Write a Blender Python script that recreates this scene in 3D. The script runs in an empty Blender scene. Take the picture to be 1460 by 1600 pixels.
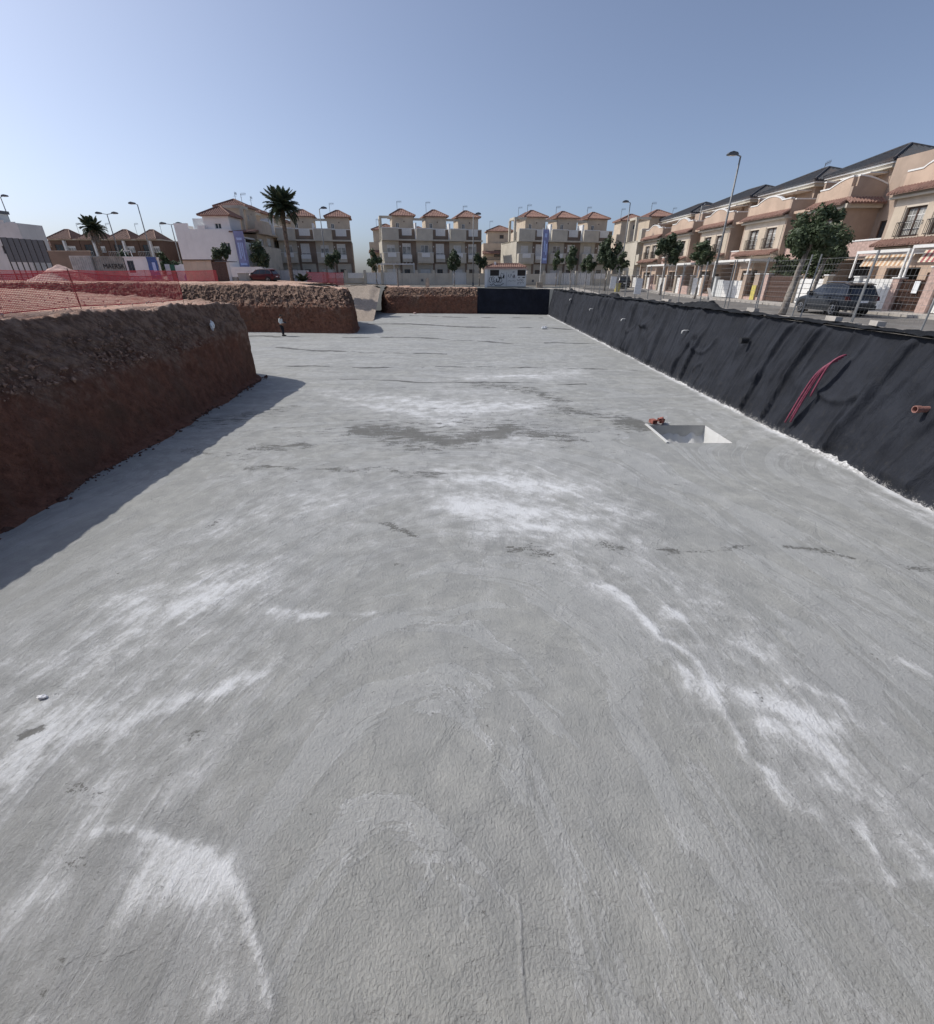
import bpy, bmesh, math, random
import numpy as np
from mathutils import Vector, Matrix, Euler

R = math.radians
random.seed(7)
scene = bpy.context.scene
col = scene.collection

# ------------------------------------------------------------------ camera, sky, sun, exposure
cam_d = bpy.data.cameras.new('camera')
cam = bpy.data.objects.new('camera', cam_d)
col.objects.link(cam)
cam.location = (0, 0, 4.9)
cam.rotation_euler = (R(90 - 27.46), 0, R(0.5))
cam_d.sensor_fit = 'HORIZONTAL'
cam_d.sensor_width = 36.0
cam_d.lens = 710 / 1460 * 36.0
cam_d.clip_start = 0.05
cam_d.clip_end = 4000
scene.camera = cam

SUN_EL, SUN_AZ = 45.0, 20.0          # the sun stands left (-X), swung SUN_AZ towards +Y
world = bpy.data.worlds.new('World')
scene.world = world
world.use_nodes = True
wn = world.node_tree
wn.nodes.clear()
sky = wn.nodes.new('ShaderNodeTexSky')
sky.sky_type = 'NISHITA'
sky.sun_disc = False
sky.sun_elevation = R(SUN_EL)
sky.sun_rotation = R(-90 + SUN_AZ)
sky.altitude = 0
sky.air_density = 0.7
sky.dust_density = 2.2
sky.ozone_density = 6.0
bg = wn.nodes.new('ShaderNodeBackground')
bg.inputs['Strength'].default_value = 0.125
wo = wn.nodes.new('ShaderNodeOutputWorld')
hs = wn.nodes.new('ShaderNodeHueSaturation')      # hazy summer air: a little less blue all over
hs.inputs['Saturation'].default_value = 0.78
wn.links.new(sky.outputs[0], hs.inputs['Color'])
wn.links.new(hs.outputs[0], bg.inputs['Color'])
wn.links.new(bg.outputs[0], wo.inputs['Surface'])

sun_d = bpy.data.lights.new('sun', 'SUN')
sun_d.energy = 3.1
sun_d.angle = R(0.5)
sun_d.color = (1.0, 0.95, 0.88)
sun = bpy.data.objects.new('sun', sun_d)
col.objects.link(sun)
sv = Vector((-math.cos(R(SUN_EL)) * math.cos(R(SUN_AZ)), math.cos(R(SUN_EL)) * math.sin(R(SUN_AZ)), math.sin(R(SUN_EL))))
sun.rotation_euler = sv.to_track_quat('Z', 'Y').to_euler()
sun.location = (-40, 10, 60)

scene.view_settings.view_transform = 'Standard'
scene.view_settings.look = 'None'
scene.view_settings.gamma = 1.0
scene.view_settings.exposure = 0.15
scene.view_settings.use_curve_mapping = False

# ------------------------------------------------------------------ helpers
def tag(o, label=None, cat=None, group=None, kind=None):
    if label: o['label'] = label
    if cat: o['category'] = cat
    if group: o['group'] = group
    if kind: o['kind'] = kind
    return o

def thing(name, label, cat, loc=(0, 0, 0), rz=0.0, group=None):
    o = bpy.data.objects.new(name, None)
    o.empty_display_size = 0.3
    col.objects.link(o)
    o.location = loc
    o.rotation_euler = (0, 0, rz)
    return tag(o, label, cat, group)

def link_mesh(name, me, parent=None):
    o = bpy.data.objects.new(name, me)
    col.objects.link(o)
    if parent is not None: o.parent = parent
    return o

def copy_tree(o, parent=None):
    c = o.copy()
    col.objects.link(c)
    c.parent = parent
    for ch in o.children: copy_tree(ch, c)
    return c

class MB:
    """collects simple shapes for ONE mesh object"""
    def __init__(s): s.v = []; s.f = []
    def add(s, vs, fs):
        b = len(s.v); s.v += [tuple(v) for v in vs]; s.f += [tuple(i + b for i in f) for f in fs]; return s
    def box(s, x0, x1, y0, y1, z0, z1):
        return s.add([(x0,y0,z0),(x1,y0,z0),(x1,y1,z0),(x0,y1,z0),(x0,y0,z1),(x1,y0,z1),(x1,y1,z1),(x0,y1,z1)],
                     [(0,3,2,1),(4,5,6,7),(0,1,5,4),(1,2,6,5),(2,3,7,6),(3,0,4,7)])
    def bar(s, p, q, w, h=None):
        p = Vector(p); q = Vector(q); d = q - p
        if d.length < 1e-6: return s
        h = h or w
        u = d.cross(Vector((0,0,1)))
        if u.length < 1e-4: u = Vector((1,0,0))
        u.normalize(); n = u.cross(d).normalized()
        a = u * w / 2; b = n * h / 2
        return s.add([p-a-b,p+a-b,p+a+b,p-a+b,q-a-b,q+a-b,q+a+b,q-a+b],
                     [(0,3,2,1),(4,5,6,7),(0,1,5,4),(1,2,6,5),(2,3,7,6),(3,0,4,7)])
    def tube(s, pts, rads, n=8, cap=True):
        pts = [Vector(p) for p in pts]; b = len(s.v)
        if not hasattr(rads, '__len__'): rads = [rads] * len(pts)
        for i, p in enumerate(pts):
            d = (pts[min(i+1, len(pts)-1)] - pts[max(i-1, 0)]).normalized()
            u = d.cross(Vector((0,0,1)))
            if u.length < 0.05: u = d.cross(Vector((0,1,0)))
            u.normalize(); w = u.cross(d)
            for k in range(n):
                a = 2 * math.pi * k / n
                s.v.append(tuple(p + (u * math.cos(a) + w * math.sin(a)) * rads[i]))
        for i in range(len(pts) - 1):
            for k in range(n):
                k2 = (k + 1) % n
                s.f.append((b+i*n+k, b+i*n+k2, b+(i+1)*n+k2, b+(i+1)*n+k))
        if cap:
            s.f.append(tuple(b + k for k in range(n))[::-1]); s.f.append(tuple(b + (len(pts)-1)*n + k for k in range(n)))
        return s
    def prism(s, poly, axis, a, b):
        """poly: 2-D outline; axis 'y': outline in xz from y=a to b; 'x': in yz; 'z': in xy"""
        n = len(poly)
        def P(q, t): return (q[0], t, q[1]) if axis == 'y' else ((t, q[0], q[1]) if axis == 'x' else (q[0], q[1], t))
        vs = [P(q, a) for q in poly] + [P(q, b) for q in poly]
        fs = [tuple(range(n)), tuple(range(2*n-1, n-1, -1))] + [(i, n+i, n+(i+1) % n, (i+1) % n) for i in range(n)]
        return s.add(vs, fs)
    def walls(s, x0, x1, z0, z1, y0, y1, holes=()):
        xs = sorted({x0, x1} | {min(max(h[i], x0), x1) for h in holes for i in (0, 1)})
        zs = sorted({z0, z1} | {min(max(h[i], z0), z1) for h in holes for i in (2, 3)})
        for i in range(len(xs)-1):
            for j in range(len(zs)-1):
                cx_, cz_ = (xs[i]+xs[i+1])/2, (zs[j]+zs[j+1])/2
                if any(h[0] < cx_ < h[1] and h[2] < cz_ < h[3] for h in holes): continue
                s.box(xs[i], xs[i+1], y0, y1, zs[j], zs[j+1])
        return s
    def mesh(s, name, m=None, smooth=False, fix=True):
        me = bpy.data.meshes.new(name)
        me.from_pydata(s.v, [], s.f)
        if fix:
            b = bmesh.new(); b.from_mesh(me); bmesh.ops.recalc_face_normals(b, faces=b.faces); b.to_mesh(me); b.free()
        if m is not None: me.materials.append(m)
        if smooth: me.polygons.foreach_set('use_smooth', [True] * len(me.polygons))
        me.update()
        return me
    def build(s, name, m=None, parent=None, smooth=False, fix=True):
        return link_mesh(name, s.mesh(name, m, smooth, fix), parent)

def bx(name, m, parent, x0, x1, y0, y1, z0, z1):
    return MB().box(x0, x1, y0, y1, z0, z1).build(name, m, parent, fix=False)

# value noise in numpy
def _h(ix, iy, seed):
    n = (ix.astype(np.int64) * 374761393 + iy.astype(np.int64) * 668265263 + seed * 1442695041) & 0xffffffff
    n = ((n ^ (n >> 13)) * 1274126177) & 0xffffffff
    return ((n ^ (n >> 16)) & 0xffff) / 65535.0
def vnoise(x, y, seed=0):
    x = np.asarray(x, float); y = np.asarray(y, float)
    ix = np.floor(x); iy = np.floor(y); fx = x - ix; fy = y - iy
    ix = ix.astype(np.int64); iy = iy.astype(np.int64)
    fx = fx*fx*(3-2*fx); fy = fy*fy*(3-2*fy)
    a = _h(ix, iy, seed)*(1-fx) + _h(ix+1, iy, seed)*fx
    b = _h(ix, iy+1, seed)*(1-fx) + _h(ix+1, iy+1, seed)*fx
    return a*(1-fy) + b*fy
def fbm(x, y, seed=0, octv=4, gain=0.5):
    t = 0; a = 1.0; w = 0; x = np.asarray(x, float); y = np.asarray(y, float)
    for i in range(octv):
        t = t + a * vnoise(x * 2**i + 17.3*i, y * 2**i - 9.1*i, seed + i*31); w += a; a *= gain
    return t / w
def sstep(a, b, x):
    t = np.clip((np.asarray(x, float) - a) / (b - a), 0, 1); return t*t*(3-2*t)

def grid_mesh(name, V, m, attrs=None, smooth=True, keep=None, parent=None):
    """V: (rows, cols, 3) array -> one mesh object"""
    nr, nc = V.shape[:2]
    idx = np.arange(nr*nc).reshape(nr, nc)
    F = np.stack([idx[:-1,:-1], idx[:-1,1:], idx[1:,1:], idx[1:,:-1]], -1).reshape(-1, 4)
    if keep is not None: F = F[keep.reshape(-1)]
    me = bpy.data.meshes.new(name)
    me.vertices.add(nr*nc); me.vertices.foreach_set('co', V.reshape(-1).astype(np.float32))
    me.loops.add(len(F)*4); me.loops.foreach_set('vertex_index', F.reshape(-1).astype(np.int32))
    me.polygons.add(len(F)); me.polygons.foreach_set('loop_start', np.arange(0, len(F)*4, 4, dtype=np.int32))
    me.update(calc_edges=True); me.validate()
    for k, a in (attrs or {}).items():
        if a.ndim == 3:
            at = me.attributes.new(k, 'FLOAT_VECTOR', 'POINT'); at.data.foreach_set('vector', a.reshape(-1).astype(np.float32))
        else:
            at = me.attributes.new(k, 'FLOAT', 'POINT'); at.data.foreach_set('value', a.reshape(-1).astype(np.float32))
    me.polygons.foreach_set('use_smooth', [smooth]*len(me.polygons))
    me.materials.append(m)
    return link_mesh(name, me, parent)

# ------------------------------------------------------------------ materials
class NT:
    def __init__(s, name):
        s.m = bpy.data.materials.new(name); s.m.use_nodes = True; s.t = s.m.node_tree
        s.b = s.t.nodes['Principled BSDF']; s.o = s.t.nodes['Material Output']
        s._pos = None
    def n(s, typ, **kw):
        nd = s.t.nodes.new(typ)
        for k, v in kw.items(): setattr(nd, k, v)
        return nd
    def set(s, sock, v):
        if isinstance(v, bpy.types.NodeSocket): s.t.links.new(v, sock)
        else: sock.default_value = v
    def pos(s):
        if s._pos is None: s._pos = s.n('ShaderNodeNewGeometry').outputs['Position']
        return s._pos
    def attr(s, name, vec=False):
        a = s.n('ShaderNodeAttribute', attribute_name=name); return a.outputs['Vector' if vec else 'Fac']
    def scale(s, v, sc):
        m = s.n('ShaderNodeVectorMath', operation='MULTIPLY'); s.set(m.inputs[0], v); m.inputs[1].default_value = sc; return m.outputs[0]
    def noise(s, v, scale, detail=4, rough=0.55, dist=0.0):
        n = s.n('ShaderNodeTexNoise'); s.set(n.inputs['Vector'], v); n.inputs['Scale'].default_value = scale
        n.inputs['Detail'].default_value = detail; n.inputs['Roughness'].default_value = rough; n.inputs['Distortion'].default_value = dist
        return n.outputs['Fac']
    def math(s, op, a, b=0.0, clamp=False):
        m = s.n('ShaderNodeMath', operation=op); m.use_clamp = clamp; s.set(m.inputs[0], a); s.set(m.inputs[1], b); return m.outputs[0]
    def ramp(s, x, a, b, lo=0.0, hi=1.0):
        m = s.n('ShaderNodeMapRange'); m.interpolation_type = 'SMOOTHSTEP'
        s.set(m.inputs['Value'], x); m.inputs['From Min'].default_value = a; m.inputs['From Max'].default_value = b
        m.inputs['To Min'].default_value = lo; m.inputs['To Max'].default_value = hi; return m.outputs[0]
    def mix(s, f, a, b, blend='MIX'):
        m = s.n('ShaderNodeMix', data_type='RGBA', blend_type=blend)
        s.set(m.inputs['Factor'], f)
        for sock, v in ((m.inputs[6], a), (m.inputs[7], b)):
            s.set(sock, v if isinstance(v, bpy.types.NodeSocket) else (*v[:3], 1.0))
        return m.outputs[2]
    def sep(s, v):
        n = s.n('ShaderNodeSeparateXYZ'); s.set(n.inputs[0], v); return n.outputs
    def bump(s, h, dist, strength=1.0, prev=None):
        b = s.n('ShaderNodeBump'); s.set(b.inputs['Height'], h); b.inputs['Distance'].default_value = dist; b.inputs['Strength'].default_value = strength
        if prev is not None: s.t.links.new(prev, b.inputs['Normal'])
        return b.outputs[0]
    def done(s, color, rough=0.85, normal=None, metal=0.0, spec=0.3):
        s.set(s.b.inputs['Base Color'], color if isinstance(color, bpy.types.NodeSocket) else (*color[:3], 1.0))
        s.set(s.b.inputs['Roughness'], rough); s.b.inputs['Metallic'].default_value = metal
        s.b.inputs['Specular IOR Level'].default_value = spec
        if normal is not None: s.t.links.new(normal, s.b.inputs['Normal'])
        return s.m

def plaster(name, c, var=0.12, vs=0.7, bscale=40, bump=0.004, rough=0.9, dirt=0.25):
    t = NT(name); p = t.pos()
    big = t.noise(p, vs, 5, 0.6)
    streak = t.noise(t.scale(p, (2.2, 2.2, 0.25)), 1.0, 5, 0.65)
    c1 = t.mix(t.ramp(big, 0.3, 0.7), [x*(1-var) for x in c], [min(1, x*(1+var*0.7)) for x in c])
    c2 = t.mix(t.math('MULTIPLY', t.ramp(streak, 0.5, 0.8), dirt), c1, [c[0]*0.55, c[1]*0.52, c[2]*0.5])
    return t.done(c2, rough, t.bump(t.noise(p, bscale, 4), bump))

def simple(name, c, rough=0.6, metal=0.0, var=0.1, vs=6, bump=0.0, bs=60, spec=0.4):
    t = NT(name); p = t.pos()
    n = t.noise(p, vs, 4)
    cc = t.mix(t.ramp(n, 0.3, 0.7), [x*(1-var) for x in c], [min(1, x*(1+var)) for x in c])
    return t.done(cc, rough, t.bump(t.noise(p, bs, 3), bump) if bump else None, metal, spec)

M = {}
M['cream'] = plaster('cream_plaster', (0.56, 0.475, 0.375))
M['pale'] = plaster('pale_plaster', (0.56, 0.515, 0.43))
M['white'] = plaster('white_plaster', (0.80, 0.80, 0.79), var=0.05, dirt=0.12)
M['taupe'] = plaster('taupe_plaster', (0.235, 0.18, 0.14))
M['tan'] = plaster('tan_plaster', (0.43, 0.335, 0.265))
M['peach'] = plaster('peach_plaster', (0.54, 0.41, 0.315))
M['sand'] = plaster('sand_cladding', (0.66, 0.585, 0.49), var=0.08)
M['brown'] = plaster('dark_brown_plaster', (0.15, 0.095, 0.07))
M['stone_beige'] = plaster('beige_stone', (0.42, 0.36, 0.29), var=0.2, vs=3)
M['greywhite'] = plaster('grey_white_render', (0.62, 0.63, 0.62), var=0.06)
M['greygreen'] = plaster('grey_render', (0.36, 0.36, 0.33))
M['pinkbrick'] = plaster('pink_block', (0.50, 0.36, 0.31), var=0.2, vs=6)
M['trim'] = simple('white_trim', (0.76, 0.75, 0.72), 0.6, var=0.05)
M['shutter'] = simple('white_shutter', (0.72, 0.71, 0.68), 0.5, var=0.06)
M['darkwood'] = simple('dark_brown_joinery', (0.085, 0.05, 0.038), 0.5, var=0.2)
M['iron'] = simple('dark_iron', (0.05, 0.045, 0.042), 0.5, 0.4)
M['steel'] = simple('galvanised_steel', (0.24, 0.245, 0.245), 0.6, 0.3, var=0.15)
M['rust'] = simple('rusty_steel', (0.10, 0.055, 0.04), 0.8, 0.2, var=0.3)
M['lamp'] = simple('grey_lamp_metal', (0.12, 0.13, 0.14), 0.5, 0.3)
M['bark'] = simple('grey_bark', (0.25, 0.22, 0.19), 0.95, var=0.35, vs=9, bump=0.02, bs=22)
M['palm_bark'] = simple('palm_bark', (0.14, 0.11, 0.085), 0.95, var=0.4, vs=5, bump=0.03, bs=9)
M['rubber'] = simple('tyre_rubber', (0.025, 0.025, 0.026), 0.85)
M['alloy'] = simple('wheel_alloy', (0.45, 0.46, 0.48), 0.35, 0.8)
M['plastic_blk'] = simple('black_plastic', (0.022, 0.023, 0.025), 0.6)
M['blue'] = simple('blue_fabric', (0.07, 0.12, 0.30), 0.7, var=0.2, vs=1.5)
M['lilac'] = simple('lilac_banner', (0.25, 0.27, 0.46), 0.7, var=0.15, vs=1.0)
M['skyblue'] = simple('pale_blue_print', (0.42, 0.52, 0.80), 0.7)
M['greenpaint'] = simple('green_paint', (0.06, 0.17, 0.11), 0.6)
M['yellow'] = simple('yellow_paint', (0.52, 0.44, 0.12), 0.7, var=0.15)
M['containergrey'] = simple('container_grey_paint', (0.30, 0.30, 0.27), 0.6, var=0.2, vs=1.5)
M['containerpale'] = simple('container_pale_paint', (0.42, 0.43, 0.41), 0.6, var=0.2, vs=1.5)
M['ink'] = simple('black_spray_paint', (0.012, 0.012, 0.013), 0.8)
M['greyink'] = simple('grey_spray_paint', (0.16, 0.17, 0.18), 0.8)
M['blinds'] = simple('dark_brown_blind', (0.045, 0.038, 0.035), 0.7, var=0.2)
M['paperwhite'] = simple('white_sheet', (0.82, 0.83, 0.84), 0.7, var=0.03)
M['skin'] = simple('skin', (0.36, 0.2, 0.13), 0.6)
M['hair'] = simple('dark_hair', (0.02, 0.016, 0.013), 0.8)
M['shirt'] = simple('white_shirt', (0.78, 0.80, 0.76), 0.85, var=0.06)
M['trousers'] = simple('dark_trousers', (0.018, 0.018, 0.024), 0.85)
M['conduit'] = simple('magenta_conduit', (0.22, 0.05, 0.085), 0.55, var=0.2, vs=12)
M['pvc'] = simple('orange_pvc', (0.30, 0.155, 0.13), 0.5, var=0.2, vs=8)
M['clay'] = simple('red_hollow_brick', (0.30, 0.11, 0.085), 0.9, var=0.3, vs=14, bump=0.004)
M['amber'] = simple('red_tail_lamp', (0.085, 0.010, 0.010), 0.25)
M['deepshade'] = simple('interior_shade', (0.05, 0.045, 0.042), 0.9, var=0.3, vs=2)  # near-black colour standing in for shade inside rooms, garages and the pipe
M['hedge'] = simple('hedge_leaf', (0.05, 0.065, 0.03), 0.8, var=0.4, vs=4)
M['redcar'] = simple('dark_red_car_paint', (0.09, 0.014, 0.02), 0.35, var=0.05)
M['carpaint'] = simple('dark_grey_car_paint', (0.052, 0.058, 0.068), 0.28, 0.3, var=0.06, vs=2)
M['blackcar'] = simple('black_car_paint', (0.02, 0.021, 0.024), 0.3, var=0.05)

def glass_mat(name, c, rough=0.12):
    t = NT(name); p = t.pos()
    n = t.noise(p, 1.3, 2)
    return t.done(t.mix(t.ramp(n, 0.35, 0.7), c, [x*2.2 for x in c]), rough, None, 0.0, 0.6)
M['glass'] = glass_mat('window_glass', (0.028, 0.032, 0.036))
M['curtain'] = glass_mat('curtained_glass', (0.20, 0.195, 0.18), 0.2)
M['carglass'] = glass_mat('car_glass', (0.022, 0.026, 0.034), 0.08)

def tile_mat(name, c, c2):
    t = NT(name); p = t.pos()
    f = t.noise(p, 7.0, 3, 0.7); g = t.noise(p, 0.9, 4)
    cc = t.mix(t.ramp(f, 0.3, 0.7), c, c2)
    cc = t.mix(t.math('MULTIPLY', t.ramp(g, 0.45, 0.75), 0.45), cc, (0.12, 0.085, 0.07))
    return t.done(cc, 0.85, t.bump(f, 0.02))
M['terracotta'] = tile_mat('terracotta_tile', (0.235, 0.128, 0.102), (0.32, 0.20, 0.16))
M['oldtile'] = tile_mat('weathered_brown_tile', (0.21, 0.115, 0.09), (0.32, 0.20, 0.16))
M['browntile'] = tile_mat('brown_tile', (0.26, 0.16, 0.12), (0.36, 0.24, 0.19))
M['slate'] = tile_mat('slate_grey_tile', (0.045, 0.05, 0.058), (0.075, 0.08, 0.09))

def leaf_mat(name, a, b):
    t = NT(name); p = t.pos()
    oi = t.n('ShaderNodeObjectInfo').outputs['Random']
    n = t.noise(p, 2.5, 3, 0.7)
    c = t.mix(t.ramp(n, 0.3, 0.7), a, b)
    c = t.mix(t.math('MULTIPLY', oi, 0.35), c, [x*0.6 for x in a])
    m = t.done(c, 0.55, None, 0, 0.35)
    t.b.inputs['Subsurface Weight'].default_value = 0.0
    tr = t.n('ShaderNodeBsdfTranslucent'); t.t.links.new(c, tr.inputs['Color'])
    ad = t.n('ShaderNodeMixShader'); ad.inputs[0].default_value = 0.22
    t.t.links.new(t.b.outputs[0], ad.inputs[1]); t.t.links.new(tr.outputs[0], ad.inputs[2])
    t.t.links.new(ad.outputs[0], t.o.inputs['Surface'])
    return m
M['leaf'] = leaf_mat('street_tree_leaf', (0.06, 0.09, 0.045), (0.125, 0.16, 0.085))
M['leaf_dark'] = leaf_mat('dark_leaf', (0.045, 0.068, 0.036), (0.085, 0.115, 0.06))
M['palm_leaf'] = leaf_mat('palm_leaf', (0.045, 0.07, 0.04), (0.075, 0.10, 0.055))

# orange plastic safety net: real strands, slightly see-through
M['net'] = simple('orange_red_net_plastic', (0.55, 0.062, 0.075), 0.6, var=0.15, vs=2)
WHITE= [(((-6.98,21.02),(-3.94,20.55),(-0.43,18.59),(3.4,19.47)),0.605,0.55),(((-4.84,19.4),(-2.42,17.61),(-0.87,16.74)),0.4,0.5),(((0.13,25.25),(3.29,25.63),(6.13,26.58)),0.518,0.6),(((0.35,30.43),(3.1,31.21)),0.47,0.4),(((-1.12,22.13),(1.94,21.88)),0.298,0.35),(((-2.05,14.5),(0.52,14.85),(2.43,14.54)),0.422,0.3),(((-0.63,11.52),(1.1,11.1),(2.76,10.91)),0.306,0.5),(((-0.24,9.76),(1.71,9.44),(3.91,9.3)),0.348,0.6),(((0.34,8.53),(2.28,8.55),(4.28,8.04)),0.194,0.5),(((-6.78,11.47),(-5.13,10.84),(-3.32,9.73)),0.468,0.35),(((-7.31,13.82),(-5.19,11.94)),0.42,0.3),(((-5.26,6.09),(-4.48,6.27),(-4.08,6.74)),0.345,0.5),(((-7.57,7.23),(-6.25,7.7),(-5.02,9.38)),0.346,0.3),(((-4.96,3.05),(-4.89,3.39),(-4.77,3.73)),0.168,0.6),(((-4.64,3.56),(-3.94,3.93),(-3.11,4.45)),0.078,0.4),(((-3.44,4.23),(-2.81,4.81)),0.087,0.4),(((-3.17,5.75),(-2.24,5.79),(-1.41,5.83)),0.053,0.7),(((-6.99,5.44),(-5.92,6.26)),0.197,0.3),(((-6.45,4.42),(-5.48,4.91),(-4.54,5.77)),0.189,0.3),(((-5.34,3.23),(-5.4,3.82)),0.25,0.25),(((2.37,6.51),(2.77,5.83),(2.89,5.31),(3.3,4.8),(3.2,4.29),(3.27,3.63),(3.18,3.38),(3.35,3.12)),0.038,0.62),(((3.03,4.5),(3.17,4.24)),0.093,0.5),(((2.27,6.33),(2.77,5.53)),0.066,0.4),(((3.25,6.0),(3.36,5.76)),0.074,0.5),(((3.85,4.24),(4.03,4.0),(4.36,3.77)),0.09,0.55),(((3.72,3.81),(4.04,3.63)),0.088,0.5),(((3.59,4.4),(3.65,4.19)),0.063,0.4),(((4.44,4.52),(4.92,4.1),(5.42,3.48)),0.063,0.5),(((4.6,4.0),(4.96,3.64),(5.28,3.32)),0.088,0.4),(((6.06,5.14),(6.37,4.53)),0.087,0.55),(((5.79,5.86),(6.24,5.63)),0.111,0.4),(((5.48,6.36),(5.86,6.27)),0.059,0.4),(((3.13,3.23),(3.4,2.75),(3.85,2.57)),0.05,0.4),(((3.89,3.09),(4.31,2.82),(4.51,2.46)),0.067,0.5),(((3.96,2.63),(3.89,2.3),(3.88,2.14)),0.031,0.65),(((3.2,2.16),(3.74,2.12),(4.27,2.2)),0.027,0.45),(((4.45,2.95),(4.45,2.76)),0.064,0.5),(((4.28,2.41),(4.23,2.15)),0.075,0.45),(((4.93,3.17),(5.02,3.03)),0.045,0.5),(((-3.73,2.45),(-3.33,2.51),(-2.83,2.43),(-2.42,2.35)),0.029,0.55),(((-2.84,2.24),(-2.48,2.24),(-2.19,2.14)),0.134,0.6),(((-2.48,2.35),(-2.09,2.04),(-1.9,1.82),(-1.73,1.61),(-1.61,1.42),(-1.49,1.25)),0.028,0.95),(((-2.63,2.29),(-2.24,1.99),(-2.13,1.77)),0.109,0.5),(((-1.97,1.35),(-1.66,1.32),(-1.66,1.22)),0.094,0.6),(((-2.63,1.24),(-3.27,1.2)),0.063,0.3),(((-4.01,1.98),(-3.43,1.76)),0.188,0.15),(((-2.7,1.9),(-2.21,1.81)),0.21,0.22),(((0.45,2.02),(0.44,1.75),(0.43,1.51),(0.42,1.24)),0.013,1.1),(((0.38,2.85),(0.3,2.66)),0.032,0.4),(((1.33,3.88),(1.45,3.37)),0.084,0.25),(((1.73,7.77),(2.2,6.51)),0.197,0.25),(((3.26,7.32),(3.83,6.91)),0.208,0.25),(((5.72,31.76),(6.66,23.66)),0.614,0.15),(((4.3,6.91),(4.52,5.26)),0.314,0.22),(((4.36,4.99),(4.07,3.24)),0.227,0.2)]
DARK= [(((-4.03,15.75),(-2.16,15.47),(-0.34,14.51),(1.47,15.8)),0.336,0.55),(((-2.47,14.49),(-1.13,13.57)),0.174,0.4),(((0.45,23.6),(2.92,22.44),(3.81,20.26)),0.41,0.5),(((-10.27,16.66),(-8.98,17.55),(-7.82,18.53)),0.56,0.4),(((-6.69,13.82),(-5.56,14.14)),0.235,0.5),(((-8.78,13.5),(-6.92,12.95)),0.187,0.4),(((-4.28,11.95),(-2.86,12.11),(-0.99,11.65),(-0.28,11.75)),0.103,0.5),(((-6.39,12.18),(-4.83,11.95)),0.082,0.5),(((3.54,18.63),(5.65,17.68),(6.15,16.15)),0.4,0.4),(((2.53,15.22),(3.5,14.55)),0.269,0.4),(((5.88,16.8),(6.49,16.48)),0.23,0.4),(((-5.63,22.95),(-1.12,22.13)),0.198,0.35),(((-1.68,11.51),(-0.79,11.3)),0.096,0.45),(((0.96,7.71),(1.48,7.81)),0.103,0.6),(((2.39,7.82),(4.22,7.89)),0.074,0.5),(((4.16,7.74),(5.83,8.0)),0.077,0.45),(((6.53,7.86),(7.51,7.45)),0.057,0.6),(((8.1,7.28),(8.72,7.16)),0.054,0.5),(((-5.68,8.62),(-5.54,8.91)),0.072,0.7),(((-1.69,8.65),(-1.24,8.38)),0.083,0.6),(((-5.32,3.54),(-5.21,3.6)),0.031,0.7),(((-5.33,3.47),(-5.17,3.64)),0.017,0.7),(((-4.36,2.88),(-3.98,2.88)),0.05,0.4),(((-3.33,3.57),(-3.14,3.49)),0.078,0.35),(((3.82,4.19),(3.84,4.09)),0.053,0.5),(((3.85,2.57),(3.87,2.51)),0.036,0.4),(((-3.73,2.28),(-3.33,1.64),(-3.29,1.34)),0.078,0.22),(((-3.36,2.29),(-3.26,1.89)),0.076,0.25)]
# ------------------------------------------------------------------ concrete pit floor
def strokes(X, Y, L, seed):
    """soft stain field from brushed strokes (ground coordinates, half width, strength)"""
    out = np.zeros_like(X)
    wx = X + (fbm(X*1.1, Y*1.1, seed, 4) - .5)*0.5*np.clip(Y/6, .35, 2.2)
    wy = Y + (fbm(X*1.1+40, Y*1.1, seed+5, 4) - .5)*0.5*np.clip(Y/6, .35, 2.5)
    for pts, w, a in L:
        d2 = np.full_like(X, 1e9)
        if len(pts) == 1: pts = (pts[0], pts[0])
        for (ax, ay), (b_x, b_y) in zip(pts[:-1], pts[1:]):
            vx, vy = b_x-ax, b_y-ay; L2 = vx*vx+vy*vy+1e-9
            t = np.clip(((wx-ax)*vx + (wy-ay)*vy)/L2, 0, 1)
            d2 = np.minimum(d2, (wx-ax-t*vx)**2 + ((wy-ay-t*vy)/1.0)**2)
        out = out + (1-out)*a*0.62*np.exp(-d2/(2*(w*1.25)**2))
    return out

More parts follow.
